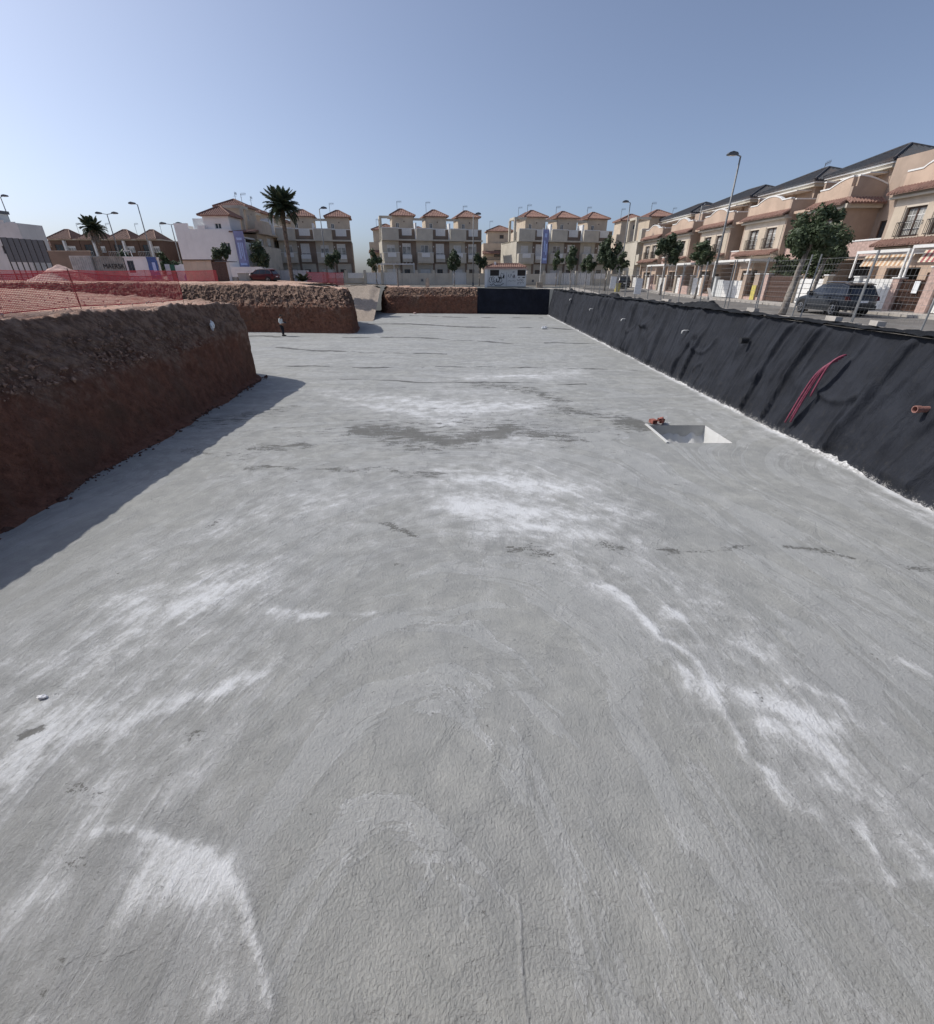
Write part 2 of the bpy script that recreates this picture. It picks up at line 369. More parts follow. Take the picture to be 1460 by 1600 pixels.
HX0, HX1, HY0, HY1 = 6.54, 8.66, 14.45, 16.45        # the open sump
def build_floor():
    ys = [-0.6]; 
    while ys[-1] < 79: ys.append(ys[-1] + max(0.035, 0.0095*ys[-1]))
    ys = np.array(sorted(ys + [HY0, HY1]))
    t = np.linspace(-1, 1, 430)
    xs = np.sinh(t*3.4)/np.sinh(3.4)
    xs = np.where(xs < 0, xs*62, xs*11.6)
    xs = np.array(sorted(list(xs) + [HX0, HX1] + list(np.linspace(-12, -1.5, 120)) + list(np.linspace(2.2, 11.5, 110))))
    X, Y = np.meshgrid(xs, ys)
    near = 1 - sstep(30, 60, Y)
    Z = 0.055*(fbm(X*0.22, Y*0.22, 3, 3) - .5) + 0.022*(fbm(X*1.3, Y*1.0, 8, 4) - .5)
    Z = Z + near*0.012*(np.abs(fbm(X*2.6, Y*1.7, 12, 3) - .5)*-2)
    # swept along rings round the spot where the pour began: u across, v along the trowel stroke
    wob = (fbm(X*0.35, Y*0.35, 21, 3) - .5)
    cx = -0.6; cy = 0.2
    rr = np.sqrt(((X-cx)*1.9)**2 + (Y-cy)**2 + 0.4) + wob*1.2
    th = np.arctan2(Y-cy+0.9, (X-cx)*1.35 + wob*0.4)
    lin = sstep(11, 19, Y)
    U = rr*(1-lin) + (Y + wob*1.2)*lin
    Vv = th*np.minimum(rr, 9)*(1-lin) + X*0.9*lin
    flow = np.stack([U, Vv, np.zeros_like(U)], -1)
    brk_ = np.clip(.28 + 1.75*(fbm(U*2.6 + .8*fbm(X*1.3, Y*1.3, 45, 3), Vv*.8, 46, 5, .6) - .12), 0, 1.5)
    white = strokes(X, Y, WHITE, 50)*brk_
    fine_ = sstep(.56, .74, fbm(U*5.5, Vv*.55, 47, 5, .6))
    white = white + .30*fine_*(np.exp(-(((X-4.0-.25*(4-Y))/1.5)**2 + ((Y-4.6)/2.8)**2)) + .7*np.exp(-(((X+4.6)/2.4)**2 + ((Y-5.6)/4.0)**2)) + .8*np.exp(-(((X-0.8)/4.5)**2 + ((Y-11.0)/2.6)**2)))
    # broad pale bloom: left half and the mid ground, dull smooth area at the near centre and far right
    bloom = 0.33*np.exp(-(((X+4.6)/2.6)**2 + ((Y-5.6)/4.2)**2)) + 0.12*np.exp(-(((X+3.4)/1.6)**2 + ((Y-2.6)/1.6)**2)) + .04*np.exp(-(((X+2.0)/0.8)**2 + ((Y-1.5)/.7)**2)) + 0.34*np.exp(-(((X-0.8)/4.2)**2 + ((Y-10.5)/2.6)**2)) \
          + 0.38*np.exp(-(((X+0.4)/5.0)**2 + ((Y-19.5)/3.8)**2)) + 0.20*np.exp(-(((X-0.6)/2.6)**2 + ((Y-14.5)/3.0)**2)) + 0.14*np.exp(-(((X-1.2)/2.2)**2 + ((Y-7.6)/1.5)**2)) + 0.42*np.exp(-(((X-3.7-.22*(4-Y))/1.15)**2 + ((Y-4.2)/2.8)**2)) + 0.24*np.exp(-(((X-3.2)/3.5)**2 + ((Y-27)/4)**2))
    bloom = bloom - 0.34*np.exp(-(((X-0.4)/1.7)**2 + ((Y-2.6)/2.4)**2)) - 0.12*np.exp(-(((X-6.6)/2.4)**2 + ((Y-11)/4)**2)) 
    bloom = bloom + 0.30*(fbm(X*.55, Y*.45, 77, 4) - .5) - .05
    white = white + bloom
    edge = np.exp(-((10.75 - X)/0.16)**2)*(fbm(X*2, Y*1.4, 91, 4)*1.3) + np.exp(-((10.2 - X)/0.45)**2)*0.32*fbm(X*3, Y*0.5, 92, 4)*2*sstep(30, 12, Y)
    white = white + np.clip(edge, 0, 1.1)
    dark = strokes(X, Y, DARK, 60)
    dark = dark + 0.24*np.exp(-(((X+1)/6.5)**2 + ((Y-16.0)/2.4)**2)) + 0.06*np.exp(-(((X-5)/4.0)**2 + ((Y-19)/3.0)**2))
    # ripple of the screed: strong near the bottom centre
    rip = np.clip(1.0*np.exp(-(((X-0.6)/3.2)**2 + ((Y-1.8)/1.6)**2)) + 0.25, 0, 1)
    Z = Z + 0.02*np.clip(white, 0, .6)*near
    hole = (X[:-1,:-1] >= HX0-1e-4) & (X[1:,1:] <= HX1+1e-4) & (Y[:-1,:-1] >= HY0-1e-4) & (Y[1:,1:] <= HY1+1e-4)
    nearhole = np.exp(-(np.maximum(np.abs(X-7.6)-1.06, 0)**2 + np.maximum(np.abs(Y-15.45)-1, 0)**2)/0.1)
    Z = Z*(1-nearhole)
    V = np.stack([X, Y, Z], -1)

    t = NT('screeded_concrete'); p = t.pos(); fl = t.attr('flow', True); aw = t.attr('white'); ad = t.attr('dark'); ar = t.attr('ripple')
    S = t.noise(t.scale(fl, (2.1, 0.75, 1)), 1.0, 9, 0.66, 1.6)
    S2 = t.noise(t.scale(fl, (5.0, 2.0, 1)), 1.0, 9, 0.72, 1.4)
    S = t.math('ADD', 0.5, t.math('MULTIPLY', t.math('SUBTRACT', S, 0.5), t.math('SUBTRACT', 1.0, t.math('MULTIPLY', ar, 0.8))))
    S2 = t.math('ADD', 0.5, t.math('MULTIPLY', t.math('SUBTRACT', S2, 0.5), t.math('SUBTRACT', 1.0, t.math('MULTIPLY', ar, 0.7))))
    N1 = t.noise(p, 0.35, 4, 0.6); N2 = t.noise(p, 2.2, 6, 0.62); F = t.noise(p, 24, 6, 0.68); G = t.noise(p, 150, 3, 0.6)
    base = t.mix(t.ramp(N2, 0.3, 0.72), (0.285, 0.290, 0.275), (0.372, 0.373, 0.350))
    base = t.mix(t.ramp(N1, 0.35, 0.7), base, t.mix(0.5, base, (0.27, 0.277, 0.275)))
    base = t.mix(t.math('MULTIPLY', t.ramp(S, 0.46, 0.66), 0.16), base, (0.47, 0.48, 0.48))
    # laps of separate trowel passes: crisp edged areas, each with a faint lip
    L1 = t.noise(p, 0.55, 8, 0.64, 1.0); L2 = t.noise(t.scale(fl, (0.9, 0.30, 1)), 1.0, 8, 0.66, 0.8); L3 = t.noise(t.scale(fl, (2.3, 0.8, 1)), 1.0, 8, 0.66, 0.6)
    a1 = t.ramp(L1, 0.505, 0.520); a2 = t.ramp(L2, 0.52, 0.532); a3 = t.ramp(L3, 0.56, 0.575)
    base = t.mix(t.math('MULTIPLY', a1, 0.22), base, (0.25, 0.255, 0.25))
    base = t.mix(t.math('MULTIPLY', a2, 0.24), base, (0.46, 0.47, 0.475))
    base = t.mix(t.math('MULTIPLY', a3, 0.20), base, (0.24, 0.245, 0.24))
    lip = t.math('SUBTRACT', 1.0, t.math('MULTIPLY', t.math('ABSOLUTE', t.math('SUBTRACT', L2, 0.535)), 130.0), True)
    lip1 = t.math('SUBTRACT', 1.0, t.math('MULTIPLY', t.math('ABSOLUTE', t.math('SUBTRACT', L1, 0.503)), 170.0), True)
    base = t.mix(t.math('MULTIPLY', t.math('MULTIPLY', lip, t.ramp(N2, 0.42, 0.62)), 0.55), base, (0.60, 0.61, 0.62))
    base = t.mix(t.math('MULTIPLY', t.math('MULTIPLY', lip1, t.ramp(N2, 0.54, 0.68)), 0.10), base, (0.2, 0.2, 0.195))
    sc = t.noise(t.scale(fl, (30, 1.6, 1)), 1.0, 4, 0.6, 0.3)
    scm = t.math('MULTIPLY', t.ramp(sc, 0.60, 0.70), t.ramp(t.noise(p, 0.9, 4, 0.6), 0.48, 0.62))
    base = t.mix(t.math('MULTIPLY', scm, 0.45), base, (0.54, 0.55, 0.56))
    base = t.mix(t.math('MULTIPLY', t.ramp(F, 0.52, 0.78), 0.30), base, (0.19, 0.195, 0.19))
    base = t.mix(t.math('MULTIPLY', t.ramp(G, 0.55, 0.75), 0.12), base, (0.40, 0.40, 0.40))
    w = t.math('ADD', aw, t.math('MULTIPLY', t.math('SUBTRACT', S, 0.5), 1.0))
    w = t.math('ADD', w, t.math('MULTIPLY', t.math('SUBTRACT', S2, 0.5), 0.95))
    w = t.math('ADD', w, t.math('MULTIPLY', t.math('SUBTRACT', N2, 0.5), 1.15))
    w = t.math('ADD', w, t.math('MULTIPLY', t.math('SUBTRACT', F, 0.5), 0.65))
    w = t.math('ADD', w, t.math('MULTIPLY', t.math('SUBTRACT', G, 0.5), 0.35))
    w1 = t.math('MULTIPLY', t.ramp(w, -0.05, 0.60), 0.66)
    w2 = t.math('MULTIPLY', t.ramp(w, 0.34, 0.90), 0.72)
    c = t.mix(w1, base, (0.47, 0.475, 0.47))
    c = t.mix(w2, c, (0.71, 0.725, 0.735))
    N9 = t.noise(t.scale(p, (1.6, 4.2, 1)), 1.0, 8, 0.74, 0.4)
    d = t.math('ADD', t.math('MULTIPLY', ad, 1.35), t.math('MULTIPLY', t.math('SUBTRACT', S2, 0.5), 1.3))
    d = t.math('ADD', d, t.math('MULTIPLY', t.math('SUBTRACT', N9, 0.5), 1.9))
    d = t.math('ADD', d, t.math('MULTIPLY', t.math('SUBTRACT', F, 0.5), 1.3))
    dm = t.math('MULTIPLY', t.ramp(d, 0.36, 0.58), 0.78)
    c = t.mix(dm, c, (0.10, 0.099, 0.088))
    # isolated pock marks and scuffs
    pk = t.noise(t.scale(fl, (9.0, 4.0, 1)), 1.0, 5, 0.7)
    pm = t.math('MULTIPLY', t.ramp(pk, 0.70, 0.76), 0.65)
    c = t.mix(pm, c, (0.11, 0.11, 0.10))
    # far ground: damp grey-blue
    rough = t.ramp(w, 0.0, 0.6, 0.72, 0.9)
    nr = t.bump(t.math('ADD', a2, t.math('MULTIPLY', a1, -1.0)), 0.012, 0.45)
    nr = t.bump(w1, 0.012, 0.5, nr)
    nr = t.bump(scm, 0.006, 0.6, nr)
    nr = t.bump(S2, 0.012, 0.5, nr)
    nr = t.bump(t.math('SUBTRACT', 0.0, t.math('ADD', dm, pm)), 0.03, 0.8, nr)
    rp = t.noise(t.scale(p, (1.0, 0.7, 1)), 42, 3, 0.55, 0.3)
    nr = t.bump(t.math('MULTIPLY', t.ramp(rp, 0.32, 0.68), ar), 0.007, 0.7, nr)
    nr = t.bump(t.noise(p, 6.0, 8, 0.72), 0.016, 0.55, nr)
    nr = t.bump(F, 0.010, 0.9, nr)
    nr = t.bump(G, 0.0035, 0.9, nr)
    m = t.done(c, rough, nr, 0, 0.25)
    fo = grid_mesh('pit_floor', V, m, dict(flow=flow, white=white, dark=dark, ripple=rip), keep=~hole)
    tag(fo, kind='structure')
    return fo
floor = build_floor()

# darker laps where one pour met the next: low ridges lying on the floor
def pour_joint(pts, w, seed):
    rng = np.random.RandomState(seed)
    P = []
    for (a, b), (c, d) in zip(pts[:-1], pts[1:]):
        n = max(4, int(abs(c-a)/0.10))
        for i in range(n): P.append((a+(c-a)*i/n, b+(d-b)*i/n))
    P = np.array(P); s = np.arange(len(P))*0.1
    P[:, 1] += (fbm(s*0.5, s*0, seed, 4) - .5)*1.1
    W = w*np.clip((fbm(s*0.55, s*0+3, seed+4, 5, .6) - .42)*6.0, 0.0, 1.8) + .004
    V = np.zeros((3, len(P), 3))
    V[0] = np.stack([P[:,0], P[:,1]-W, P[:,0]*0], -1); V[2] = np.stack([P[:,0], P[:,1]+W, P[:,0]*0], -1)
    V[1] = np.stack([P[:,0], P[:,1], P[:,0]*0+0.006], -1)
    for r in (0, 1, 2):
        V[r,:,2] += 0.055*(fbm(V[r,:,0]*0.22, V[r,:,1]*0.22, 3, 3) - .5) + 0.008
    kp = (W[:-1] > .012*w/.2)[None]*np.ones((2, 1), bool); o = grid_mesh('pour_joint', V, M['joint'], parent=floor, keep=kp)
M['joint'] = simple('damp_cement_joint', (0.13, 0.132, 0.128), 0.9, var=0.35, vs=3)
for i, (j, w) in enumerate(zip([[(-21,44.3),(-13.6,43.4),(-5.6,43.4),(3.3,39.6),(7.1,40.0),(10.6,39.2)], [(-15.1,36.8),(-8.1,34.2),(-1.6,33.7)], [(-11.4,28.7),(-6.8,28.1),(-1.4,28.6),(3.6,28.4),(9.8,27.2)],
        [(-12.8,55.5),(-7.1,56.3),(-0.5,52.7),(8.4,52.1),(10.7,50.2)], [(-2.5,40.8),(2.9,41.7)], [(-8.6,68.7),(-3.2,66.5),(9.5,64.5)], [(-7.0,24.6),(-1,24.0),(6,23.6)]], (.26, .16, .14, .34, .2, .35, .07))):
    pour_joint(j, w, 300 + i)

# ------------------------------------------------------------------ the sump
def build_sump():
    t = thing('sump_pit', 'square open sump sunk in the grey concrete floor, its sunlit side pale', 'sump', (7.6, 15.45, 0))
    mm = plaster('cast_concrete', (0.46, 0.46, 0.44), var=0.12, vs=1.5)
    x0, x1, y0, y1, d = HX0-7.6, HX1-7.6, HY0-15.45, HY1-15.45, -1.25
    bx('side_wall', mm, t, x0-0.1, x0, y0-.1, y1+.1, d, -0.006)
    bx('side_wall', plaster('sunlit_concrete_tint', (0.66, 0.66, 0.64), var=0.10), t, x1, x1+0.1, y0-.1, y1+.1, d, -0.006)  # sunlight put into the colour: same concrete, paler on the wall facing the sun
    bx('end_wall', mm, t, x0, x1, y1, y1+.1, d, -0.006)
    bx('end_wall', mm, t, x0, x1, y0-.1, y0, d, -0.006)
    bx('base_slab', mm, t, x0-.1, x1+.1, y0-.1, y1+.1, d-.1, d)
    # spilt mortar bank against the back wall
    xs = np.linspace(x0, x1, 24); us = np.linspace(0, 1, 8)
    X, Uu = np.meshgrid(xs, us); hgt = 0.62 + 0.45*fbm(X*3, X*0, 5, 4)
    V = np.stack([X, y1 - 1.0*Uu, d + 0.02 + hgt*(1-Uu)**1.3], -1)
    grid_mesh('mortar_heap', V, plaster('set_mortar', (0.62, 0.62, 0.60), var=0.08), parent=t)
    r = MB()
    for q in ((x0-.09, x0-0.01, y0-.05, y1+.05),): r.box(*q, 0.012, 0.05)
    r.build('rim', plaster('mortar_rim', (0.60, 0.60, 0.58), var=.1), t, fix=False)
build_sump()
for i, (x, y, rz, rx, w) in enumerate(((6.80, 16.66, .3, 0, .2), (7.02, 16.62, -.5, 1.2, .18), (7.14, 16.80, .9, .2, .16))):
    mb = MB(); l, hh = .24, .13
    mb.walls(-w/2, w/2, 0, hh, -l/2, l/2, [(-w/2+.02, -.012, .02, hh-.02), (.012, w/2-.02, .02, hh-.02)])
    o = mb.build('hollow_brick', M['clay'], fix=False); o.location = (x, y, 0.03 + (0.1 if rx > 1 else 0)); o.rotation_euler = (0, rx, rz)
    tag(o, ['red hollow brick standing at the left corner of the sump', 'red hollow brick tipped on its side, middle of the three by the sump', 'red hollow brick lying farthest back behind the sump edge'][i], 'brick', 'red bricks beside the sump')

# ------------------------------------------------------------------ earth: faces of the cut and the ground on top
def earth_mat():
    t = NT('red_brown_earth'); p = t.pos(); lay = t.attr('layer')
    big = t.noise(p, 0.55, 5, 0.6); mid = t.noise(p, 3.0, 6, 0.65); fine = t.noise(p, 16, 5, 0.7)
    scrape = t.noise(t.scale(p, (3.0, 3.0, 0.5)), 1.0, 6, 0.65, 0.8)
    xyz = t.sep(p); cb = t.n('ShaderNodeCombineXYZ'); dg = t.math('ADD', t.math('MULTIPLY', xyz[1], 0.75), xyz[2]); dl = t.math('SUBTRACT', xyz[1], t.math('MULTIPLY', xyz[2], 0.75))
    t.set(cb.inputs[0], t.math('MULTIPLY', dg, 5.5)); t.set(cb.inputs[1], t.math('MULTIPLY', dl, 0.55)); t.set(cb.inputs[2], t.math('MULTIPLY', xyz[0], 1.2))
    teeth = t.noise(cb.outputs[0], 1.0, 7, 0.68, 0.5)
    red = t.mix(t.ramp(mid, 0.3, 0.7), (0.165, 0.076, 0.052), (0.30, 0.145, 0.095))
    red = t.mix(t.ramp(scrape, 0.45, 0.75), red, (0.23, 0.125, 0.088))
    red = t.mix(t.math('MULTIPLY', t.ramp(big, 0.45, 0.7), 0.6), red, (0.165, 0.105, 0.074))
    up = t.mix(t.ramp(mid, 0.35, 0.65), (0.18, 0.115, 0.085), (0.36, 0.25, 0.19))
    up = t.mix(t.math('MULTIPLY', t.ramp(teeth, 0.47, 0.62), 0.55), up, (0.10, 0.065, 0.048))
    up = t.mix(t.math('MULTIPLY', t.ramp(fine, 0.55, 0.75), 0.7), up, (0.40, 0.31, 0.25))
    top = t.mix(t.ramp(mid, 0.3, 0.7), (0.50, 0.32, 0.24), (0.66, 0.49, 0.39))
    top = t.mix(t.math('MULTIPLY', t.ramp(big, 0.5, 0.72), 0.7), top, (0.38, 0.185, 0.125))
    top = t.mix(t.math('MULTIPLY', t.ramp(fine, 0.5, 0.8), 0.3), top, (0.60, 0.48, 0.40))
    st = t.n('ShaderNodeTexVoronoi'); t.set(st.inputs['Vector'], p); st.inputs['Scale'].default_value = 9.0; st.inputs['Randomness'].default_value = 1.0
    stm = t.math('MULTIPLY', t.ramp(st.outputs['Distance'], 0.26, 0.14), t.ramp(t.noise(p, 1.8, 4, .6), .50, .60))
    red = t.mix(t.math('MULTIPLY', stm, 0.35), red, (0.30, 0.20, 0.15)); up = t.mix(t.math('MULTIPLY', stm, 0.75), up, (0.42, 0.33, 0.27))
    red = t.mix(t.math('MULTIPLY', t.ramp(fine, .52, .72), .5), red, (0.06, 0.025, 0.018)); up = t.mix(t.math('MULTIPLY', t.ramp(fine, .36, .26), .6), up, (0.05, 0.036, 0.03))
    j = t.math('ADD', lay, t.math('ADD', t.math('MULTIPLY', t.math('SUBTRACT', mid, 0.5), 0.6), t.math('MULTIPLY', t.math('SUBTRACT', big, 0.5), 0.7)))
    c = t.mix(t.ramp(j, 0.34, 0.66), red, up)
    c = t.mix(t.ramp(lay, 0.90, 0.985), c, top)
    nr = t.bump(scrape, 0.10, 0.8); nr = t.bump(teeth, 0.16, 0.9, nr); nr = t.bump(mid, 0.10, 0.8, nr); nr = t.bump(stm, .04, .8, nr); nr = t.bump(fine, 0.05, 1.0, nr); nr = t.bump(t.noise(p, 60, 4, .7), 0.008, 0.8, nr)
    return t.done(c, 0.95, nr, 0, 0.1)
M['earth'] = earth_mat()

def resample(P, n, chaikin=2):
    P = np.array(P, float)
    for _ in range(chaikin):
        Q = [P[0]]
        for a, b in zip(P[:-1], P[1:]): Q += [a*.75+b*.25, a*.25+b*.75]
        Q.append(P[-1]); P = np.array(Q)
    s = np.r_[0, np.cumsum(np.linalg.norm(np.diff(P[:, :2], axis=0), axis=1))]
    u = np.linspace(0, s[-1], n)
    return np.stack([np.interp(u, s, P[:, k]) for k in range(P.shape[1])], -1), u

def cut_face(name, base, brk, crest, back, n=240, m=54, seed=1, foot=0.55, amp=0.10, chaikin=2, clod=1.0):
    """base/brk/crest/back: polylines with equally many (x, y, z) points: foot of the cut, top of its steep part, edge, and ground behind"""
    B, u = resample(base, n, chaikin); K, _ = resample(brk, n, chaikin); C, _ = resample(crest, n, chaikin); T, _ = resample(back, n, chaikin)
    toc = B[:, :2] - C[:, :2]; out = toc/np.maximum(np.linalg.norm(toc, axis=1, keepdims=True), 1e-3)
    wig = fbm(u*0.55, u*0, seed+9, 4)
    F = B.copy(); F[:, :2] += out*(foot*(0.35 + 1.5*np.clip(wig-.25, 0, 1)))[:, None]; F[:, 2] = -0.03
    B2 = B.copy(); B2[:, 2] = 0.06 + 0.16*wig
    rows = []; lay = []
    def seg(a, b, k, l0, l1):
        for i in range(k):
            t_ = i/k; rows.append(a*(1-t_) + b*t_); lay.append(np.full(n, l0 + (l1-l0)*t_))
    k1 = int(m*.12); k2 = int(m*.42); k3 = int(m*.36); k4 = m - k1 - k2 - k3
    seg(F, B2, k1, .0, .05); seg(B2, K, k2, .05, .45); seg(K, C, k3, .5, .93); seg(C, T, k4, .96, 1.2)
    rows.append(T); lay.append(np.full(n, 1.2))
    V = np.array(rows); Lr = np.array(lay)
    tt = np.linspace(0, 1, len(rows))[:, None]*np.ones((1, n))
    uu = np.ones((len(rows), 1))*u[None]
    zz = V[:, :, 2]
    stp = np.clip(1 - np.abs(Lr - .25)/.3, 0, 1)
    d = (fbm(uu*0.45, zz*0.5, seed, 4) - .5)*amp*4.2*np.clip(Lr*4, .25, 1)*(1-sstep(.93, 1.0, Lr))
    d += (fbm(uu*2.4 + zz*0.6, zz*1.1, seed+3, 4) - .5)*amp*1.5*stp
    cl = np.clip(1 - np.abs(Lr - .70)/.30, 0, 1)
    d += (fbm(uu*7.0, zz*8.0, seed+14, 4, .6) - .5)*amp*.9*clod*np.clip(Lr*5, 0, 1)*(1-sstep(.93, 1.0, Lr))
    d += (fbm(uu*4.5, zz*5.5 + uu*1.5, seed+4, 4, .6) - .5)*amp*3.4*cl*clod
    V[:, :, :2] += out[None]*d[:, :, None]
    V[:, :, 2] += (fbm(uu*3.2, tt*40, seed+6, 4) - .5)*0.20*cl*clod + (fbm(uu*0.7, tt*9, seed+7, 3) - .5)*0.12*sstep(.93, 1.05, Lr)
    edge = np.exp(-((Lr-.95)/.05)**2)
    V[:, :, 2] += edge*((fbm(uu*1.4, uu*0, seed+8, 4) - .5)*0.22 + (fbm(uu*5.0, uu*0, seed+18, 4, .65) - .5)*0.22)
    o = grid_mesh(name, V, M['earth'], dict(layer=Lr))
    return tag(o, kind='structure')

# near block at the left, with the corner behind which the floor runs on to the left
cut_face('earth_cut', [(-10.0,-1.5,0),(-10.35,8.6,0),(-10.6,12,0),(-10.9,17.5,0),(-11.35,23.5,0),(-11.6,25.4,0),(-12.6,26.2,0),(-15,28.2,0),(-40,47,0)],
         [(-10.6,-1.5,2.3),(-10.95,8.6,2.3),(-11.15,12,2.3),(-11.35,17.5,2.15),(-11.5,24.6,2.45),(-11.66,25.5,2.55),(-12.6,26.1,2.5),(-15.2,27.5,2.5),(-40.2,46.3,2.5)],
         [(-11.75,-1.5,3.9),(-11.95,8.6,3.92),(-12.1,12,3.92),(-12.1,17.5,3.86),(-11.85,24.2,3.72),(-11.9,25.2,3.66),(-13.0,25.7,3.70),(-15.5,26.4,3.8),(-40.5,45.5,3.9)],
         [(-14.6,-1.5,3.55),(-14.6,8.6,3.55),(-14.6,12,3.55),(-14.6,17.0,3.5),(-14.6,21.5,3.45),(-14.8,22.0,3.44),(-15.2,22.4,3.44),(-17,24.4,3.5),(-41.6,43.5,3.55)], n=1150, m=120, seed=11, foot=0.55, amp=0.085, chaikin=1)
# second block beyond it
cut_face('earth_cut', [(-62,51,0),(-40,49.2,0),(-20.8,47.6,0),(-15.9,47.0,0),(-12.2,46.5,0),(-11.2,46.7,0),(-11.3,48.2,0),(-12.6,55,0),(-16,60,0),(-20,66,0),(-20,77,0)],
         [(-62,51.2,2.3),(-40,49.4,2.3),(-20.9,47.8,2.3),(-16,47.25,2.25),(-12.5,46.8,2.2),(-11.45,47.0,2.3),(-11.6,48.4,2.4),(-12.9,55,2.4),(-16.3,60,2.4),(-20.3,66,2.4),(-20.3,77,2.4)],
         [(-62,53.2,4.3),(-40,51.4,4.3),(-21.3,49.6,4.15),(-16.5,49.0,4.02),(-13.2,48.4,3.92),(-12.2,48.2,3.82),(-12.2,49.2,3.8),(-13.5,55.2,3.75),(-17,60.4,3.7),(-21,66.4,3.6),(-21,77,3.55)],
         [(-62,56,3.9),(-40,54,3.9),(-22,52.5,3.8),(-18,52,3.75),(-15.2,51.5,3.6),(-14.6,51.5,3.55),(-14.6,52,3.5),(-15.5,56,3.95),(-19,61.5,3.9),(-23.5,67,3.8),(-23.5,77,3.65)], n=1200, m=76, seed=23, foot=0.35, amp=0.13, clod=2.3)
# third face, between the ramp and the black sheet
cut_face('earth_cut', [(-14.3,79,0),(-13.7,76,0),(-12.9,73.8,0),(-11.8,73.2,0),(-6,72.9,0),(0.85,72.4,0)],
         [(-14.0,79,1.9),(-13.4,76,2.1),(-12.7,74.1,2.2),(-11.7,73.5,2.25),(-6,73.1,2.3),(0.85,72.6,2.3)],
         [(-13.2,79,3.6),(-12.6,76.4,3.5),(-12.0,75.2,3.4),(-11.2,74.8,3.36),(-6,74.4,3.36),(0.85,73.8,3.36)],
         [(-9.5,79,3.55),(-9.5,77.6,3.5),(-9.5,77,3.45),(-9,76.8,3.42),(-6,76.6,3.4),(0.85,76.2,3.4)], n=420, m=64, seed=37, foot=0.25, amp=0.12, clod=2.3)
# near end of the pit, under the photographer's feet
cut_face('earth_cut', [(-11,0.1,0),(11.5,0.1,0)], [(-11,0.02,2.2),(11.5,0.02,2.2)], [(-12,-0.25,3.2),(12,-0.25,3.2)], [(-13,-2.5,3.3),(13,-2.5,3.3)], n=80, m=24, seed=51, foot=0.2, amp=0.05, chaikin=0)

# ramp of pale gravel up to the street
def build_ramp():
    us = np.linspace(0, 1, 60); vs = np.linspace(0, 1, 34)
    U, Vv = np.meshgrid(us, vs)
    Y = 59.0 + 20.5*Vv
    X0 = -20.5 + 0*Vv; X1 = -11.9 - 2.2*Vv
    X = X0 + (X1-X0)*U
    prof = np.interp(Vv, [0, .12, .5, .80, .86, 1], [-0.05, .12, 1.9, 3.4, 3.62, 3.66])
    Z = prof*(1 - 0.10*sstep(.8, 1, U)) + (fbm(X*1.2, Y*1.2, 5, 4)-.5)*0.25*sstep(0, .15, Vv)
    t = NT('pale_gravel'); p = t.pos(); a = t.noise(p, 5, 6, .7); b = t.noise(p, 22, 4, .7)
    c = t.mix(t.ramp(a, .3, .7), (0.31, 0.255, 0.205), (0.45, 0.385, 0.325)); c = t.mix(t.math('MULTIPLY', t.ramp(b, .5, .75), .5), c, (0.16, 0.14, 0.125))
    m = t.done(c, .95, t.bump(b, .05, .9, t.bump(a, .12, .8)), 0, .1)
    tag(grid_mesh('ramp', np.stack([X, Y, Z], -1), m), kind='structure')
build_ramp()

# upper ground: earth plateau at the left, bare lot and streets
def dirt_sheet(name, X, Y, Z, m, attrs=None):
    return tag(grid_mesh(name, np.stack([X, Y, Z], -1), m, attrs), kind='structure')
def ground_z(X, Y):
    z = 3.42 + 0.80*sstep(-10, -27, X)*(1-sstep(66, 84, Y)*.55)
    z = z + 0.10*sstep(76, 86, Y)
    return z
def plateau():
    xs = -12.95 - np.r_[-.45, -.3, np.linspace(0, 12, 44), np.linspace(12.6, 90, 50)]
    v = np.linspace(0, 1, 90)
    X = np.ones((90, 1))*xs[None]
    yb = 23.9 + np.clip(-13.4 - xs, -.2, 40)*0.80
    Y = -6 + (yb[None] + 6)*v[:, None]
    Z = 3.93 - .17*sstep(14, 24, Y)*sstep(-20, -14, X) + (fbm(X*.5, Y*.5, 61, 4)-.5)*.22 + (fbm(X*2.2, Y*2.2, 62, 4)-.5)*.10 + 0.0*X
    Z = Z + .28*np.exp(-(((X+17)/1.2)**2 + ((Y-17.3)/0.9)**2)) - 0.04
    Z[:, 0] -= .9; Z[:, 1] -= .12; Z[-1] -= .8; Z[-2] -= .1
    dirt_sheet('earth_plateau', X, Y, Z, M['earth'], dict(layer=np.full_like(X, 1.3)))
plateau()
def far_lot():
    xs = np.r_[np.linspace(-420, -64, 20), np.linspace(-62, -15, 90)]
    v = np.linspace(0, 1, 50)
    X = np.ones((50, 1))*xs[None]
    ya = np.interp(xs, [-62,-40,-22,-18,-15.2], [54.4,52.4,51.0,50.5,50.0])
    yb = np.full_like(xs, 79.0)
    Y = ya[None]*(1-v[:, None]) + yb[None]*v[:, None]
    Z = ground_z(X, Y) + 0.12 + (fbm(X*.3, Y*.3, 71, 4)-.5)*.25 - .12*sstep(70, 79, Y)
    Z[0] -= .8; Z[1] -= .08; Z[:, -1] -= .8
    keep = ~((X[:-1,:-1] > -20.8) & (Y[:-1,:-1] > 58.5))
    o = grid_mesh('bare_lot', np.stack([X, Y, Z], -1), M['earth'], dict(layer=np.full_like(X, 1.3)), keep=keep); tag(o, kind='structure')
far_lot()

